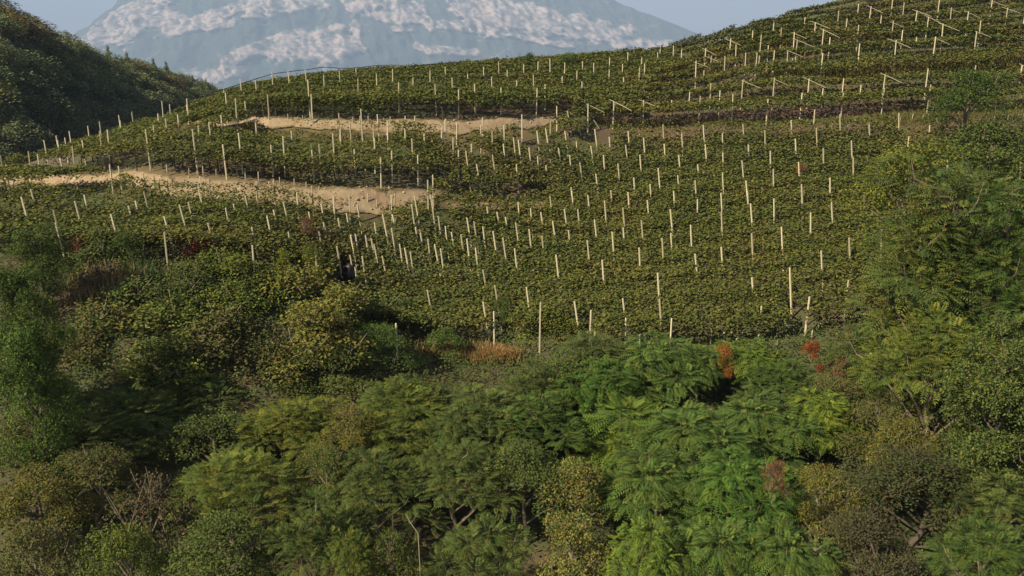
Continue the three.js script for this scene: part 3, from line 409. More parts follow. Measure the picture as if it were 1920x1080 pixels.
function crown(seed, o) { // clumps of leaves over limbs; returns {crown, trunk}
  const r = rng(seed), m = new MB(), w = new MB(), H = o.H, R = o.R, lobes = [];
  const nl = o.lobes, c0 = o.low ?? 0.52;
  for (let k = 0; k < nl; k++) {
    const f = k / nl, a = k * 2.4 + r() * 0.9, rad = k === 0 ? 0.1 : Math.sqrt(f) * 0.86 * (0.8 + r() * 0.4), rr_ = o.lr * (0.75 + r() * 0.5);
    const y = o.column ? H * (0.22 + 0.78 * r()) - rr_ * 0.5 : H - rr_ * 0.75 + (r() - 0.5) * 1.3 - (1 - c0) * H * (o.cone ? Math.pow(rad, 0.8) : rad * rad) * (0.65 + r() * 0.55);
    lobes.push({ x: Math.cos(a) * rad * R * (o.column ? Math.sqrt(clamp(1.25 - y / H, 0.2, 1)) : 1), y, z: Math.sin(a) * rad * R * (o.column ? Math.sqrt(clamp(1.25 - y / H, 0.2, 1)) : 1), r: rr_, t: 0.8 + r() * 0.4 });
  }
  const bark = o.bark ?? [0.16, 0.13, 0.09], tr = o.tr ?? 0.11, base = V((r() - 0.5) * 0.3, -0.4, (r() - 0.5) * 0.3), fork = V((r() - 0.5) * 0.5, H * c0 * 0.75, (r() - 0.5) * 0.5);
  w.tube([base, V(base.x * 0.6 + (r() - 0.5) * 0.2, H * c0 * 0.35, base.z * 0.6), fork], [tr * 1.25, tr, tr * 0.8], 7, bark);
  const head = V(fork.x * 1.4, H * 0.86, fork.z * 1.4); w.tube([fork, V().lerpVectors(fork, head, 0.5).add(V((r() - 0.5) * 0.2, 0, (r() - 0.5) * 0.2)), head], [tr * 0.8, tr * 0.5, 0.015], 6, bark);
  for (const b of lobes) { const fy = clamp((b.y - Math.hypot(b.x, b.z) * 0.7 - H * c0 * 0.3) / H, c0 * 0.4, 0.8) * H, from = fy < fork.y ? V().lerpVectors(base, fork, fy / fork.y) : V().lerpVectors(fork, head, (fy - fork.y) / (head.y - fork.y)), mid = V().lerpVectors(from, V(b.x, b.y, b.z), 0.55); mid.y += 0.12; mid.x += (r() - 0.5) * 0.3; w.tube([from, mid, V(b.x, b.y - 0.1, b.z), V(b.x * 1.12, b.y + b.r * 0.6, b.z * 1.12)], [tr * 0.55, tr * 0.38, tr * 0.2, 0.008], 5, bark); }
  for (const b of lobes) {
    const flat = o.flat ?? 0.72, lobeTone = b.t;
    for (let k = 0; k < o.n; k++) {
      let vx, vy, vz, q; do { vx = r() * 2 - 1; vy = r() * 1.5 - 0.42; vz = r() * 2 - 1; q = Math.hypot(vx, vy, vz); } while (q > 1.2 || q < 0.1); vx /= q; vy /= q; vz /= q;
      const rad = b.r * (0.55 + 0.5 * Math.pow(r(), 0.6)) * (1 + 0.25 * N(vx * 2 + b.x, vy * 2, vz * 2 + b.z)), x = b.x + vx * rad, y = b.y + vy * rad * flat, z = b.z + vz * rad;
      let col = o.cols[r() * o.cols.length | 0]; col = shade(col, r, 0.55); col = [col[0] * lobeTone, col[1] * lobeTone, col[2] * lobeTone];
      if (o.pinnate) {
        const d = V(vx * 0.9 + (r() - 0.5) * 0.9, Math.max(vy, -0.1) * 0.75 + (r() - 0.35) * 0.5, vz * 0.9 + (r() - 0.5) * 0.9).normalize();
        frond(m, x, y, z, d, o.L * (0.7 + r() * 0.6), o.pairs, o.w, col, o.sag * (0.5 + r()), r);
      } else {
        for (let e = 0; e < 3; e++) {
          const a = r() * 6.283, pt = (r() - 0.5) * 1.6, roll = (r() - 0.5) * 2, l = o.w * (0.7 + r() * 0.7);
          m.leaf(x + (r() - 0.5) * 0.22, y + (r() - 0.5) * 0.2, z + (r() - 0.5) * 0.22, Math.cos(a) * Math.cos(pt), -Math.sin(pt), Math.sin(a) * Math.cos(pt), -Math.sin(a) * Math.cos(roll), Math.sin(roll), Math.cos(a) * Math.cos(roll), l, l * (o.aspect ?? 0.6), col, l * 0.15);
        }
      }
    }
    for (let k = 0; k < (o.twigs ?? 0); k++) { const a = r() * 6.283, u = V(Math.cos(a) * 0.7, 0.5 + r() * 0.6, Math.sin(a) * 0.7).multiplyScalar(b.r * (0.8 + r() * 0.6)); const s = V(b.x, b.y - b.r * 0.3, b.z); w.tube([s, s.clone().addScaledVector(u, 0.6).add(V((r() - 0.5) * 0.15, 0, (r() - 0.5) * 0.15)), s.clone().add(u)], [0.022, 0.014, 0.004], 4, o.twigCol ?? bark); }
  }
  return { crown: m.geo(), trunk: w.geo(true), H, R };
}
const GREEN = [[0.062, 0.092, 0.022], [0.078, 0.106, 0.024], [0.049, 0.078, 0.021], [0.105, 0.12, 0.026]], BRIGHT = [[0.062, 0.108, 0.022], [0.076, 0.124, 0.024], [0.05, 0.09, 0.021], [0.1, 0.135, 0.025]];
const OLIVE = [[0.085, 0.09, 0.026], [0.105, 0.095, 0.027], [0.068, 0.082, 0.024], [0.115, 0.088, 0.028]], BROWN = [[0.075, 0.058, 0.03], [0.1, 0.07, 0.034], [0.055, 0.05, 0.028], [0.05, 0.06, 0.026]], GOLD = [[0.135, 0.14, 0.03], [0.17, 0.15, 0.032], [0.085, 0.115, 0.028], [0.145, 0.11, 0.03], [0.07, 0.1, 0.026]];
const protos = {
  locust: [11, 12, 13, 14].map((s) => crown(s, { H: 6, R: 2.3, lobes: 18, lr: 0.74, n: 84, pinnate: true, L: 0.44, pairs: 6, w: 0.04, sag: 0.3, cols: GREEN })),
  ailanthus: [21, 22, 23].map((s) => crown(s, { H: 6, R: 2.1, lobes: 16, lr: 0.68, n: 72, pinnate: true, L: 0.62, pairs: 8, w: 0.046, sag: 0.55, flat: 0.8, cols: BRIGHT })),
  spire: [26].map((s) => crown(s, { H: 6, R: 1.2, lobes: 12, lr: 0.6, n: 60, pinnate: true, L: 0.8, pairs: 9, w: 0.05, sag: 0.3, flat: 0.9, cone: true, low: 0.2, cols: BRIGHT })),
  olive: [31, 32, 33].map((s) => crown(s, { H: 5, R: 2.1, lobes: 18, lr: 0.72, n: 270, w: 0.085, cols: [...OLIVE, GREEN[0], GREEN[3]], twigs: 5, flat: 0.75, low: 0.35 })),
  brown: [41, 42].map((s) => crown(s, { H: 5, R: 2.4, lobes: 16, lr: 0.85, n: 330, w: 0.085, cols: [[0.06, 0.052, 0.026], [0.072, 0.058, 0.03], [0.05, 0.058, 0.024], [0.062, 0.07, 0.026]], twigs: 3, flat: 0.75, low: 0.3, bark: [0.07, 0.055, 0.04], twigCol: [0.1, 0.08, 0.06] })),
  golden: [51, 52].map((s) => crown(s, { H: 5, R: 1.7, lobes: 12, lr: 0.7, n: 260, w: 0.1, cols: GOLD, twigs: 2, flat: 0.85, low: 0.25 })),
  broad: [56, 57].map((s) => crown(s, { H: 6, R: 2.2, lobes: 13, lr: 0.9, n: 300, w: 0.1, cols: GREEN, flat: 0.72, low: 0.4 })),
  tallBroad: [58, 59].map((s) => crown(s, { H: 10, R: 2.7, lobes: 36, lr: 0.95, n: 250, w: 0.125, cols: GREEN, low: 0.15, tr: 0.14, bark: [0.085, 0.068, 0.048], column: true, flat: 0.85 })),
  bush: [61, 62, 63].map((s) => crown(s, { H: 1.7, R: 1.1, lobes: 9, lr: 0.48, n: 170, w: 0.085, cols: GREEN, flat: 0.8, low: 0.15, tr: 0.04, twigs: 1 })),
  oliveBush: [64, 65].map((s) => crown(s, { H: 1.7, R: 1.1, lobes: 10, lr: 0.48, n: 190, w: 0.08, cols: [...OLIVE, GREEN[3], GREEN[1]], flat: 0.85, low: 0.12, tr: 0.04, twigs: 3, twigCol: [0.16, 0.12, 0.08] })),
  twiggy: [66, 67].map((s) => crown(s, { H: 1.7, R: 1.1, lobes: 9, lr: 0.48, n: 105, w: 0.07, cols: BROWN, flat: 0.9, low: 0.15, tr: 0.04, twigs: 10, twigCol: [0.15, 0.115, 0.075] })),
  tallLocust: [71, 72].map((s) => crown(s, { H: 10, R: 2.7, lobes: 34, lr: 0.85, n: 86, pinnate: true, L: 0.5, pairs: 6, w: 0.044, sag: 0.3, cols: GREEN, low: 0.15, column: true, tr: 0.16 })),
};
const TINT = { plain: [1, 1, 1], dark: [0.84, 1.0, 0.78], light: [1.3, 1.22, 0.9], yellow: [1.45, 1.25, 0.8], grey: [0.95, 0.95, 1.05], warm: [1.15, 1.0, 0.9], dim: [0.86, 0.96, 0.8], red: [2.6, 0.5, 0.6], orange: [2.9, 0.9, 0.6], lime: [2.0, 1.75, 0.7], rust: [1.9, 0.85, 0.75] };  // dark and dim: deeper green with some shade put into the leaf colour
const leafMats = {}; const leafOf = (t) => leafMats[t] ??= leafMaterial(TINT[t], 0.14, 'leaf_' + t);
const tr_ = rng(333); let treeNo = 0;
function plant(kind, tint, px, py, wide, depth, label, name, category, group) { // sighted top, visible width, distance
  const t = at(px, py, depth), g = G(t.x, t.z), P = protos[kind][treeNo++ % protos[kind].length];
  const o = thing(name ?? 'tree', label, category ?? 'tree', V(t.x, g, t.z), group), sx = wide * depth / FOC / (2 * P.R) * 1.17, sy = P.H > 4 ? Math.max((t.y - g) / P.H, sx * 0.66) : clamp((t.y - g) / P.H, sx * 0.75, sx * 1.6); o.position.y = t.y - P.H * sy;
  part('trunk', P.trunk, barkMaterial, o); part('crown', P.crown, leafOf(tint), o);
  o.scale.set(sx, sy, sx * (0.9 + tr_() * 0.2)); o.rotation.y = tr_() * 6.283; if (tint === 'plain' || tint === 'dark' || tint === 'light') o.rotation.y += 0;
  return o;
}
const deep = (y) => y >= 700 ? 19 + (1080 - y) * 0.037 + Math.max(0, 800 - y) * 0.012 : 34.4 + (700 - y) * 0.055; // how far the tree tops stand that show at this height in the view
// the wood below the vineyard: [kind, tint, place of the top, width, words]
const WOOD = [
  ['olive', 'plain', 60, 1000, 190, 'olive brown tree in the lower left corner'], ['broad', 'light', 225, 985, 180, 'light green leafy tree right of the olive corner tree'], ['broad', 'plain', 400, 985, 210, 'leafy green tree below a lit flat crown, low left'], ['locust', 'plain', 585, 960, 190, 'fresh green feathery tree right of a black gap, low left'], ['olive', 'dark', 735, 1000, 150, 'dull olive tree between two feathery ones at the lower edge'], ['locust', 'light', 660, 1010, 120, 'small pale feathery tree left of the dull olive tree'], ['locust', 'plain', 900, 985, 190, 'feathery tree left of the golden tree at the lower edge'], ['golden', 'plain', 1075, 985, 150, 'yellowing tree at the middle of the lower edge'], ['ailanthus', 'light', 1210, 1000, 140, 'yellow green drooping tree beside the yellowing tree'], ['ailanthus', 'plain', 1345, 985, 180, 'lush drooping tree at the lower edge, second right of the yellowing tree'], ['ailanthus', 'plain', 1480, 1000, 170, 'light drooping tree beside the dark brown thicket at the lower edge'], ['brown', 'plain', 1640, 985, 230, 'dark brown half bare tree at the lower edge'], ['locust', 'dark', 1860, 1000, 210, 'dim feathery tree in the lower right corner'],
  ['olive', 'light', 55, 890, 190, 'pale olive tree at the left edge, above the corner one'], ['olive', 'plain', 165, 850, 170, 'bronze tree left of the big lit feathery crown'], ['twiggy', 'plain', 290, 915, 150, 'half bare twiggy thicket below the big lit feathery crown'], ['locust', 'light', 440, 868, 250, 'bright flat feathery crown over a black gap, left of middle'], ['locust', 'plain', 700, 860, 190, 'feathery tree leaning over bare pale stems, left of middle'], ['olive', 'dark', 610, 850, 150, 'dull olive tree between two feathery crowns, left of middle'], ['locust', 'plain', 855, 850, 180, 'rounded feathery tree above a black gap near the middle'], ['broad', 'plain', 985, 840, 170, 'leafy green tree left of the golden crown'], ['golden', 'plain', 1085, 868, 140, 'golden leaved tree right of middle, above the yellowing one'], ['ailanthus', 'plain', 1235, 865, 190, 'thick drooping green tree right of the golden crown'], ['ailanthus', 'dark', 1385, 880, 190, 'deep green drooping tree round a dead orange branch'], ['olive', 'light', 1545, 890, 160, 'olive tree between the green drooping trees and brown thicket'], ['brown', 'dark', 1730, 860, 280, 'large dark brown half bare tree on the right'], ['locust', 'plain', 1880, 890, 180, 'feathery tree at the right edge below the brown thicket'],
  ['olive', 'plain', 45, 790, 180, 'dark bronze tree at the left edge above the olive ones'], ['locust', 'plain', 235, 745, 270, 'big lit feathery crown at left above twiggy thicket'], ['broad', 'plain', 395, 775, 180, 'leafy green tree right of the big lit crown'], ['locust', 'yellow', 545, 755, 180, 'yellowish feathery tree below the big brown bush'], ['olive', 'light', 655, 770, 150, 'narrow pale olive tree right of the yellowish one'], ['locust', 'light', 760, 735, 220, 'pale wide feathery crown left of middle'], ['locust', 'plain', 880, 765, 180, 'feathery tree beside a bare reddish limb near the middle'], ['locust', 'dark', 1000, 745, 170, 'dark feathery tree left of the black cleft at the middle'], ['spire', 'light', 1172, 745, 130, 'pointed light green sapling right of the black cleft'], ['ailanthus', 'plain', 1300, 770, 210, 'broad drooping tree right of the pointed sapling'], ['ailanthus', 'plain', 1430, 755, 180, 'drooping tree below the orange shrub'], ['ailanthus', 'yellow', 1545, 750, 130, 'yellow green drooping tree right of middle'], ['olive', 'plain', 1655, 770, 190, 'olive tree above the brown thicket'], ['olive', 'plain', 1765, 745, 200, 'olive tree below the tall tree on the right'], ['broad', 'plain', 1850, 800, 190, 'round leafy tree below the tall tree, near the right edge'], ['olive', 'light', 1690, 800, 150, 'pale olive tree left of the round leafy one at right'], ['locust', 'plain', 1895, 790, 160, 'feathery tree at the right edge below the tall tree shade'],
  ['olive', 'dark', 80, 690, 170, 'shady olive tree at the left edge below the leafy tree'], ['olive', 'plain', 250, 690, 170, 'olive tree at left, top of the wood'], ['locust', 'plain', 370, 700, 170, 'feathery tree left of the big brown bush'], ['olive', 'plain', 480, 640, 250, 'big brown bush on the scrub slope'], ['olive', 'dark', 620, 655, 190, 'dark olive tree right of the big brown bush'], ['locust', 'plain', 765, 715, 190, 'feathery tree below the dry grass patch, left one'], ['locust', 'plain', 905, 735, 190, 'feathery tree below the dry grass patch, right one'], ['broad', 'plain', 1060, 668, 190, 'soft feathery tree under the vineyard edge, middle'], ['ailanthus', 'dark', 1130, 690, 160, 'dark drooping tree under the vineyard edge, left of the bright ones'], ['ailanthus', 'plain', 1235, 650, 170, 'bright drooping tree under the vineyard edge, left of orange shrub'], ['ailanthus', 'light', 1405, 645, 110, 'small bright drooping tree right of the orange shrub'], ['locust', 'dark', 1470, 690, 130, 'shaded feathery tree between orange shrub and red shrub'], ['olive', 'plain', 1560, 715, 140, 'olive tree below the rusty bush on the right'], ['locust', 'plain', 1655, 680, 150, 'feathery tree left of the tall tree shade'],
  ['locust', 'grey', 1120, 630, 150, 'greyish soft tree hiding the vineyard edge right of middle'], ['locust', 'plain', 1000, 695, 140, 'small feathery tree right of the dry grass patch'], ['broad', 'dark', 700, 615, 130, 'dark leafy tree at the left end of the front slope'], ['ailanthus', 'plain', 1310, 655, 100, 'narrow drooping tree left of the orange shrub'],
];
for (const [kind, tint, x, y, w, label] of WOOD) plant(kind, tint, x, y, w, deep(y), label, kind === 'twiggy' ? 'twiggy_shrub' : 'tree', kind === 'twiggy' ? 'shrub' : 'tree');
// taller trees at both sides, standing nearer the vines
for (const [kind, tint, x, y, w, d, label] of [
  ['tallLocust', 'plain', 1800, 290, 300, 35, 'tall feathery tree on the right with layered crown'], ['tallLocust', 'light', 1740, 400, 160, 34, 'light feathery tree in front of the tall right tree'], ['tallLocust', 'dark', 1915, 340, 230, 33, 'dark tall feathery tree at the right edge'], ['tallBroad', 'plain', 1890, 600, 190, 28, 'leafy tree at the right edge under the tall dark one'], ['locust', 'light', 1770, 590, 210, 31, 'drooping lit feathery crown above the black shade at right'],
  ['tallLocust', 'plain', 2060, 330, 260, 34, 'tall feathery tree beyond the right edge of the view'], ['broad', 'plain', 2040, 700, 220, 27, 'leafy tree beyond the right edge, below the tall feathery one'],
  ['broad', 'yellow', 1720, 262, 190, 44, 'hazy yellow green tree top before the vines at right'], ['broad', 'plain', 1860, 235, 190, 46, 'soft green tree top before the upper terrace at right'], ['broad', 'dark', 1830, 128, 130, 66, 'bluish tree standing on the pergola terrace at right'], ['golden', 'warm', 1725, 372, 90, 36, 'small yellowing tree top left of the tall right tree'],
  ['tallBroad', 'dim', 66, 418, 105, 38, 'dark dense tree before the lower left vines'], ['tallBroad', 'dim', 15, 490, 130, 31, 'leafy lit tree at the left edge before black shade'], ['tallBroad', 'dim', 62, 540, 100, 30, 'small lit leafy tree before the black shade at left'], ['tallBroad', 'dark', 40, 600, 140, 28, 'dark leafy tree at the left edge under the lit one'],  // dim leaf colour carries part of the shade of this dark mass
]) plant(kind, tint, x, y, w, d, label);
// shrubs of the scrub slope and the vineyard edge
for (const [kind, tint, x, y, w, d, label] of [
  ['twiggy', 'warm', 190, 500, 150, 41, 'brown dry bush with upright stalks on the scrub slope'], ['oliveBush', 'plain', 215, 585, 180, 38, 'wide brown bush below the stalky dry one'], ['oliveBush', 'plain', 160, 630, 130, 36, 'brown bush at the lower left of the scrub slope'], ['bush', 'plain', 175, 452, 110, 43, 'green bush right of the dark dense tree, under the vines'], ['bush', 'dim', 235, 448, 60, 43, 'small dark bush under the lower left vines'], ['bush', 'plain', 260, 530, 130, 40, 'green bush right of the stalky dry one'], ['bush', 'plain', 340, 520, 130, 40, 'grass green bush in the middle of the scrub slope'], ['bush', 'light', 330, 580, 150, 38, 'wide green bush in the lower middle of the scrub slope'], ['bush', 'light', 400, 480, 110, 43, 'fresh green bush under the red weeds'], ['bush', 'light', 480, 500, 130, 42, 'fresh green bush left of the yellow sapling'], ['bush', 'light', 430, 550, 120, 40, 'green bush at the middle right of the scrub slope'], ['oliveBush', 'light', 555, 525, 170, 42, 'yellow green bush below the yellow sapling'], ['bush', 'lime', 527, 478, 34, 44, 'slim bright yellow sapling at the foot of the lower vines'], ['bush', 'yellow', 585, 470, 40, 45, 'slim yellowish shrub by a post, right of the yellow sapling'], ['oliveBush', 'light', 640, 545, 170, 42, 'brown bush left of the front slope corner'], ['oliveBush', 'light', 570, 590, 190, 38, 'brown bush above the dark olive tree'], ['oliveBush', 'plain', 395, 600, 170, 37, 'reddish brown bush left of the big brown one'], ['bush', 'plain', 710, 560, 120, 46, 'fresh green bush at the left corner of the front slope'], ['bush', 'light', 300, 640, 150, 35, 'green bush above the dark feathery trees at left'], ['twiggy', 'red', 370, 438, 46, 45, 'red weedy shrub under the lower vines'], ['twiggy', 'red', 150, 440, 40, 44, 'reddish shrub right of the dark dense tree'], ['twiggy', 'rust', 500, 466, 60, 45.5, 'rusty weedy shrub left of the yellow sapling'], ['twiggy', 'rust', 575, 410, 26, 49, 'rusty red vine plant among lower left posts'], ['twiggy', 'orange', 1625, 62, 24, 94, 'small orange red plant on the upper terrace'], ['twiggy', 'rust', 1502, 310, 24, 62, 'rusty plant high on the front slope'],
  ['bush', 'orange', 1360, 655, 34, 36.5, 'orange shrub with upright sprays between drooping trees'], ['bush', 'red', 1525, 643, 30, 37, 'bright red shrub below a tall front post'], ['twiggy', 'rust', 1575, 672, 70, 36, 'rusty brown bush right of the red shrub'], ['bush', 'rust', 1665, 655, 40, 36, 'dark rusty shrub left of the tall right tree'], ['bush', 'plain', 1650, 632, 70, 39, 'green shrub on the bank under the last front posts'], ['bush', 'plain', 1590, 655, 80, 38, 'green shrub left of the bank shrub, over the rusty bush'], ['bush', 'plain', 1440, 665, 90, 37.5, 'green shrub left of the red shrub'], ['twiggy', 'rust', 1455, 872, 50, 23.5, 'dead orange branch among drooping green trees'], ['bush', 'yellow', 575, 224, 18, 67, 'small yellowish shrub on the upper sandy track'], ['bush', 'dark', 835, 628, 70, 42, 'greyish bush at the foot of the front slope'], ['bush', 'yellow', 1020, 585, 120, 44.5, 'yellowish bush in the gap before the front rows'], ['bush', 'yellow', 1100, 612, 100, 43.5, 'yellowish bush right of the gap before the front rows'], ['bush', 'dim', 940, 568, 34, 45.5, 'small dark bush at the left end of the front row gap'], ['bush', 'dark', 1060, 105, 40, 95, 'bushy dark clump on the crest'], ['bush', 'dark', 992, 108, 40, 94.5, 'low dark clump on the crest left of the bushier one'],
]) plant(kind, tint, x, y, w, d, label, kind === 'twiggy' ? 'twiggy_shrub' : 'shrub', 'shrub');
// bare and broken limbs that show pale in the wood
for (const [x0, y0, x1, y1, d, r, label] of [[760, 962, 784, 1000, 21.9, 0.016, 'pale bare curved stem in a black gap, lower left of middle'], [1795, 705, 1793, 742, 32.6, 0.06, 'pale forked trunk stub in the black shade at right']]) {
  const a = at(x0, y0, d), b = at(x1, y1, d - 0.3), m = new MB(), r2 = rng(x0), q = V().lerpVectors(a, b, 0.5).add(V((r2() - 0.3) * 0.25, 0, 0)), low = b.clone().add(V(0.1, -2.2, 0));
  low.y = Math.min(low.y, G(low.x, low.z) - 0.1);
  m.tube([a, q, b, low].map((p) => p.clone().sub(b)), [r * 0.4, r * 0.8, r, r * 1.4], 6, [0.2, 0.165, 0.12]); m.tube([q, q.clone().add(V(0.15, 0.25, 0.1)), q.clone().add(V(0.22, 0.42, 0.1))].map((p) => p.sub(b)), [r * 0.5, r * 0.35, 0.004], 5, [0.2, 0.165, 0.12]);
  const o = top('bare_stem', m.geo(true), barkMaterial, label, 'bare tree'); o.position.copy(b);
}

// ---------------------------------------------------------------- ground cover nobody could count
{
  const r = rng(4242), cover = new MB(), dry = new MB();
  const scrub = [[100, 440], [300, 448], [430, 462], [600, 484], [700, 520], [760, 612], [900, 640], [1000, 640], [1250, 650], [1420, 640], [1600, 610], [1700, 600], [1920, 560], [1920, 760], [0, 760], [0, 440]];
  for (let i = 0; i < 40000; i++) {
    const x = -34 + r() * 72, z = -(16 + r() * 31), g = G(x, z), p = project(x, g, z); if (p[0] < -60 || p[0] > 1980 || p[1] > 1250) continue;
    if (!inside(scrub, p[0], p[1]) && p[1] < 640) continue; const low = z > -31; if (low && r() < 0.6) continue;
    const patch = fbm(x * 0.25, z * 0.25 + 8, 3), brown = smooth(patch + (r() - 0.5) * 0.4, -0.05, 0.3), h = (low ? 0.1 : 0.35) + (low ? 0.3 : 0.6) * r() + 0.4 * fbm(x * 0.7, z * 0.7, 2), a0 = r() * 6.283;
    for (let k = 0; k < 7; k++) { const a = a0 + k * 2.4, y = g + h * r(), q = (r() - 0.5) * 1.2, c = shade(mixc(GREEN[k % 4], k % 2 ? [0.13, 0.09, 0.045] : OLIVE[k % 4], brown * 0.8), r), l = 0.1 + r() * 0.1; cover.leaf(x + (r() - 0.5) * 0.5, y, z + (r() - 0.5) * 0.5, Math.cos(a), q, Math.sin(a), -Math.sin(a), (r() - 0.5), Math.cos(a), l, l * 0.5, c, 0.03); }
  }
  top('undergrowth', cover.geo(), leafOf('plain'), 'mixed green and brown undergrowth covering the scrub slope and wood floor', 'undergrowth', 'stuff');
  const blade = (x, z, h, col) => { const g = G(x, z), a = r() * 6.283, b = 0.25 + r() * 0.3; dry.leaf(x, g - 0.03, z, Math.cos(a) * b, 0.94, Math.sin(a) * b, -Math.sin(a), 0, Math.cos(a), h, 0.03 + r() * 0.025, col, 0); };
  const tuft = (px, py, sx, sz, n, h, cols) => { const p = hit(px, py, 0.2); if (!p) return; for (let i = 0; i < n; i++) blade(p.x + (r() + r() - 1) * sx, p.z + (r() + r() - 1) * sz, h * (0.5 + r() * 0.7), shade(cols[r() * cols.length | 0], r)); };
  const STRAW = [[0.3, 0.2, 0.09], [0.24, 0.14, 0.06], [0.2, 0.15, 0.06]], WEED = [[0.17, 0.11, 0.05], [0.11, 0.11, 0.04], [0.2, 0.1, 0.05]], FRESH = [[0.06, 0.11, 0.03], [0.1, 0.13, 0.035]];
  tuft(190, 545, 2.2, 1.6, 800, 1.3, [[0.34, 0.25, 0.12], [0.27, 0.19, 0.09], [0.15, 0.14, 0.05]]); tuft(250, 520, 1.5, 1, 400, 1.1, FRESH); tuft(860, 662, 2.4, 0.9, 2200, 0.8, STRAW); tuft(930, 668, 1.7, 0.8, 1500, 0.75, [[0.36, 0.18, 0.07], [0.3, 0.2, 0.09]]); tuft(1580, 690, 1.1, 0.6, 500, 0.6, [[0.36, 0.17, 0.08]]);
  tuft(950, 382, 3.4, 0.5, 900, 0.3, [[0.4, 0.24, 0.1], [0.3, 0.22, 0.1]]); tuft(1020, 600, 2, 0.7, 900, 0.4, [[0.3, 0.24, 0.08]]); tuft(1100, 625, 2, 0.7, 700, 0.4, [[0.3, 0.24, 0.08]]); tuft(1650, 620, 2.4, 0.8, 900, 0.5, [...FRESH, ...WEED]);
  for (let x = 60; x < 660; x += 22) tuft(x, 448 + (x > 400 ? (x - 400) * 0.14 : 0) + 9 + 8 * N(x * 0.02, 3), 0.9, 0.7, 250, 0.9, x % 5 < 2 ? STRAW : WEED);
  for (let x = 1100; x < 1920; x += 26) tuft(x, 229 - (x > 1400 ? (x - 1400) * 0.035 : 0), 1.3, 0.7, 240, 0.42, [[0.15, 0.14, 0.045], [0.22, 0.17, 0.07], [0.09, 0.105, 0.03], [0.08, 0.1, 0.028]]);
  for (let x = 1640; x < 1960; x += 14) for (const dy of [-14, -5, 6]) tuft(x, 222 - (x - 1640) * 0.02 + dy, 1.3, 0.7, 130, 0.45, [[0.12, 0.12, 0.04], [0.16, 0.12, 0.05], [0.08, 0.1, 0.03]]);
  for (let x = 1440; x < 1920; x += 16) for (const dy of [0, 10, 22]) tuft(x, 128 - (x - 1440) * 0.05 + dy, 1.5, 1.1, 100, 0.8, x > 1580 && x < 1720 ? [[0.24, 0.16, 0.05], [0.13, 0.13, 0.04]] : [[0.12, 0.13, 0.035], [0.09, 0.11, 0.03], [0.2, 0.16, 0.05]]);
  for (let i = 0; i < 16000; i++) { // weeds on the upper terraces and under their rows
    const x = 4 + r() * 78, z = -(71 + r() * 42), p = project(x, G(x, z), z); if (p[0] < 1080 || p[0] > 1960 || p[1] < -20 || !inside(BLOCKS.upper.poly, p[0], p[1])) continue;
    const gold = smooth(fbm(x * 0.2, z * 0.2 + 3, 3), 0, 0.35), g = G(x, z), h = 0.15 + r() * 0.25; for (let k = 0; k < 3; k++) { const a = r() * 6.283; dry.leaf(x + (r() - 0.5) * 0.5, g, z + (r() - 0.5) * 0.4, Math.cos(a) * 0.5, 0.8, Math.sin(a) * 0.5, -Math.sin(a), 0, Math.cos(a), h * (0.6 + r()), 0.13, shade(mixc([0.075, 0.085, 0.022], [0.17, 0.125, 0.04], gold), r)); }
  }
  for (const [x, y] of [[360, 224], [420, 226], [640, 241], [700, 231], [760, 246], [840, 233], [960, 240], [60, 345], [130, 333], [230, 350], [330, 340], [400, 358], [540, 350], [640, 375], [720, 355], [800, 371]]) tuft(x, y, 0.9, 0.3, 60, 0.3, [[0.16, 0.13, 0.05], [0.1, 0.11, 0.035]]);
  top('dry_grass', dry.geo(), leafOf('plain'), 'dry straw coloured grass and weeds along slope edges and banks', 'grass', 'stuff');
}

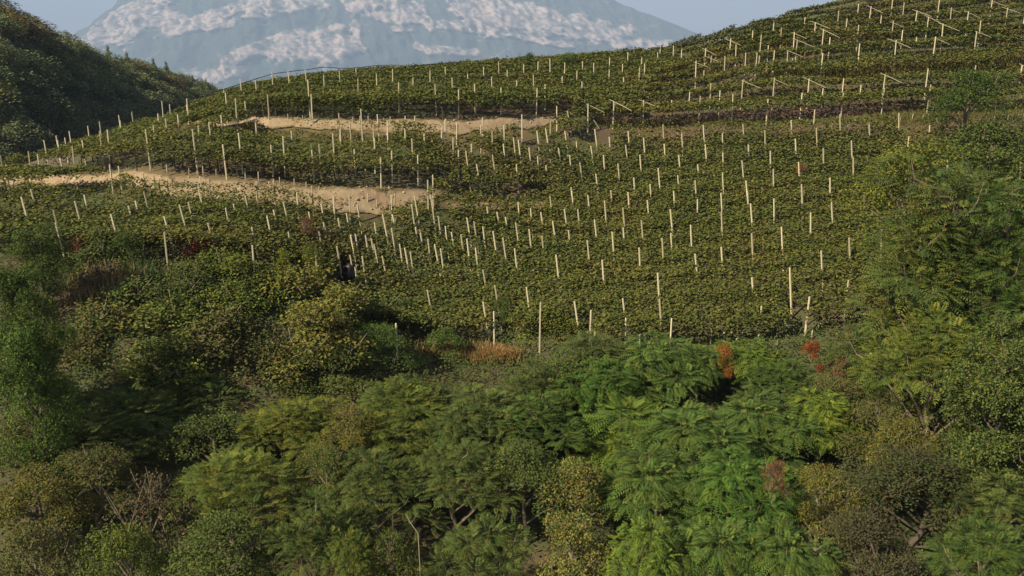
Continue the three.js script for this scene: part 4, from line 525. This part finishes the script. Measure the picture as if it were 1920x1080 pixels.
// ---------------------------------------------------------------- the wooded hill: every crown a tree of its own
{
  const farCrown = (seed, conifer) => {
    const r = rng(seed), m = new MB(), w = new MB(), C = [[0.085, 0.105, 0.042], [0.068, 0.088, 0.04], [0.11, 0.115, 0.045]];
    if (conifer) { for (let i = 0; i < 900; i++) { const t = Math.pow(r(), 0.7), y = 1.2 + (1 - t) * 7, rad = 0.15 + t * 1.55 * (0.75 + 0.35 * Math.sin(y * 5)), a = r() * 6.283, q = rad * (0.6 + r() * 0.4); m.leaf(Math.cos(a) * q * 0.5, y, Math.sin(a) * q * 0.5, Math.cos(a) * 0.9, -0.35, Math.sin(a) * 0.9, -Math.sin(a), 0.2, Math.cos(a), q * 0.65 + 0.15, 0.28, shade(C[i % 2], r, 0.6)); } }
    else {
      const lobes = Array.from({ length: 9 }, (_, k) => { const a = k * 2.4 + r(), q = k ? 0.5 + Math.sqrt(k / 9) * 1.5 : 0; return [Math.cos(a) * q, 4.6 - q * q * 0.42 * (0.7 + r() * 0.6), Math.sin(a) * q, 0.85 + r() * 0.6, 0.7 + r() * 0.6]; });
      for (const [x, y, z, q, tone] of lobes) for (let i = 0; i < 190; i++) { const a = r() * 6.283, v = r() * 1.5 - 0.5, h = Math.sqrt(Math.max(0, 1 - v * v)), k = q * (0.75 + r() * 0.35), b = r() * 6.283, c = shade(C[r() * 3 | 0], r, 0.6); m.leaf(x + Math.cos(a) * h * k, y + v * k * 0.85, z + Math.sin(a) * h * k, Math.cos(b) * 0.9, (r() - 0.6) * 0.9, Math.sin(b) * 0.9, -Math.sin(b), (r() - 0.5), Math.cos(b), 0.22 + r() * 0.18, 0.2, [c[0] * tone, c[1] * tone, c[2] * tone]); }
      for (const [x, y, z] of lobes.slice(0, 5)) w.tube([V(0, 1.6, 0), V(x * 0.5, y * 0.7, z * 0.5), V(x, y, z)], [0.1, 0.07, 0.02], 4, [0.11, 0.09, 0.07]);
    }
    w.tube([V(0, -0.6, 0), V(0.05, 2, 0), V(0, conifer ? 8 : 4, 0)], [0.18, 0.14, 0.03], 5, [0.11, 0.09, 0.07]);
    return { crown: m.geo(), trunk: w.geo(true) };
  };
  const P = [1, 2, 3, 4, 5].map((k) => farCrown(800 + k, false)), Q = [1, 2].map((k) => farCrown(900 + k, true)), r = rng(77);
  const far = { grey: leafMaterial([1.5, 1.55, 1.5], 0.2, 'far_leaf_grey'), green: leafMaterial([1.6, 1.6, 1.2], 0.2, 'far_leaf_green'), rust: leafMaterial([1.9, 1.2, 0.9], 0.2, 'far_leaf_rust'), dark: leafMaterial([1.05, 1.2, 1.1], 0.2, 'far_leaf_dark'), pale: leafMaterial([1.6, 1.5, 1.0], 0.2, 'far_leaf_pale') };
  const words = { grey: 'rounded grey green tree', green: 'rounded fresh green tree', rust: 'rust tinged tree', dark: 'dark green tree', pale: 'pale yellowish tree' };  // leaf tones scattered over the hill, tree by tree
  const made = [];
  for (let j = 0; j < 15; j++) for (let i = 0; i < 30; i++) {
    const u = (i + 0.5 + (r() - 0.5) * 0.9 + (j % 2) * 0.5) / 30, v = 0.12 + (j + (r() - 0.5) * 0.8) / 15 * 1.0;
    const p = hillPoint(u, v), q = project(p.x, p.y + 4, p.z), k = r(), n = fbm(u * 7, v * 5, 2);
    if (q[0] < -70 || q[0] > 480 || q[1] > 330 || (q[1] > 318 - q[0] * 0.32 + 22)) continue;
    made.push({ p, u, v, k, n, s: (0.9 + r() * 0.6) * lerp(1.35, 1.0, u), a: r() * 6.283 });
  }
  let count = 0;
  for (const t of made) {
    if (++count > 290) break;
    const con = t.u > 0.55 && t.k < 0.16 || t.k < 0.05, tone = t.n > 0.22 ? 'rust' : t.k > 0.93 ? 'pale' : t.k > 0.6 ? 'green' : t.k > 0.25 ? 'grey' : 'dark', spot = t.u < 0.33 ? 'near the left edge' : t.u < 0.66 ? 'midway' : 'towards the vines', place = t.v > 0.95 ? 'along the skyline of the wooded hill' : t.v > 0.68 ? 'on the upper flank of the wooded hill' : 'low on the wooded hill behind the vines';
    const what = con ? 'pointed dark conifer' : words[tone], o = thing(con ? 'conifer' : 'tree', `${what} ${spot}, ${place}`, con ? 'conifer' : 'tree', t.p, `${what}s ${spot} ${place}`), g = con ? Q[count % 2] : P[count % 5];
    part('trunk', g.trunk, barkMaterial, o); part('crown', g.crown, con ? far.dark : far[tone], o);
    o.scale.setScalar(t.s); o.scale.y *= con ? 0.8 : 1.05; o.rotation.y = t.a;
  }
}
camera.updateMatrixWorld(true);
renderer.render(scene, camera);
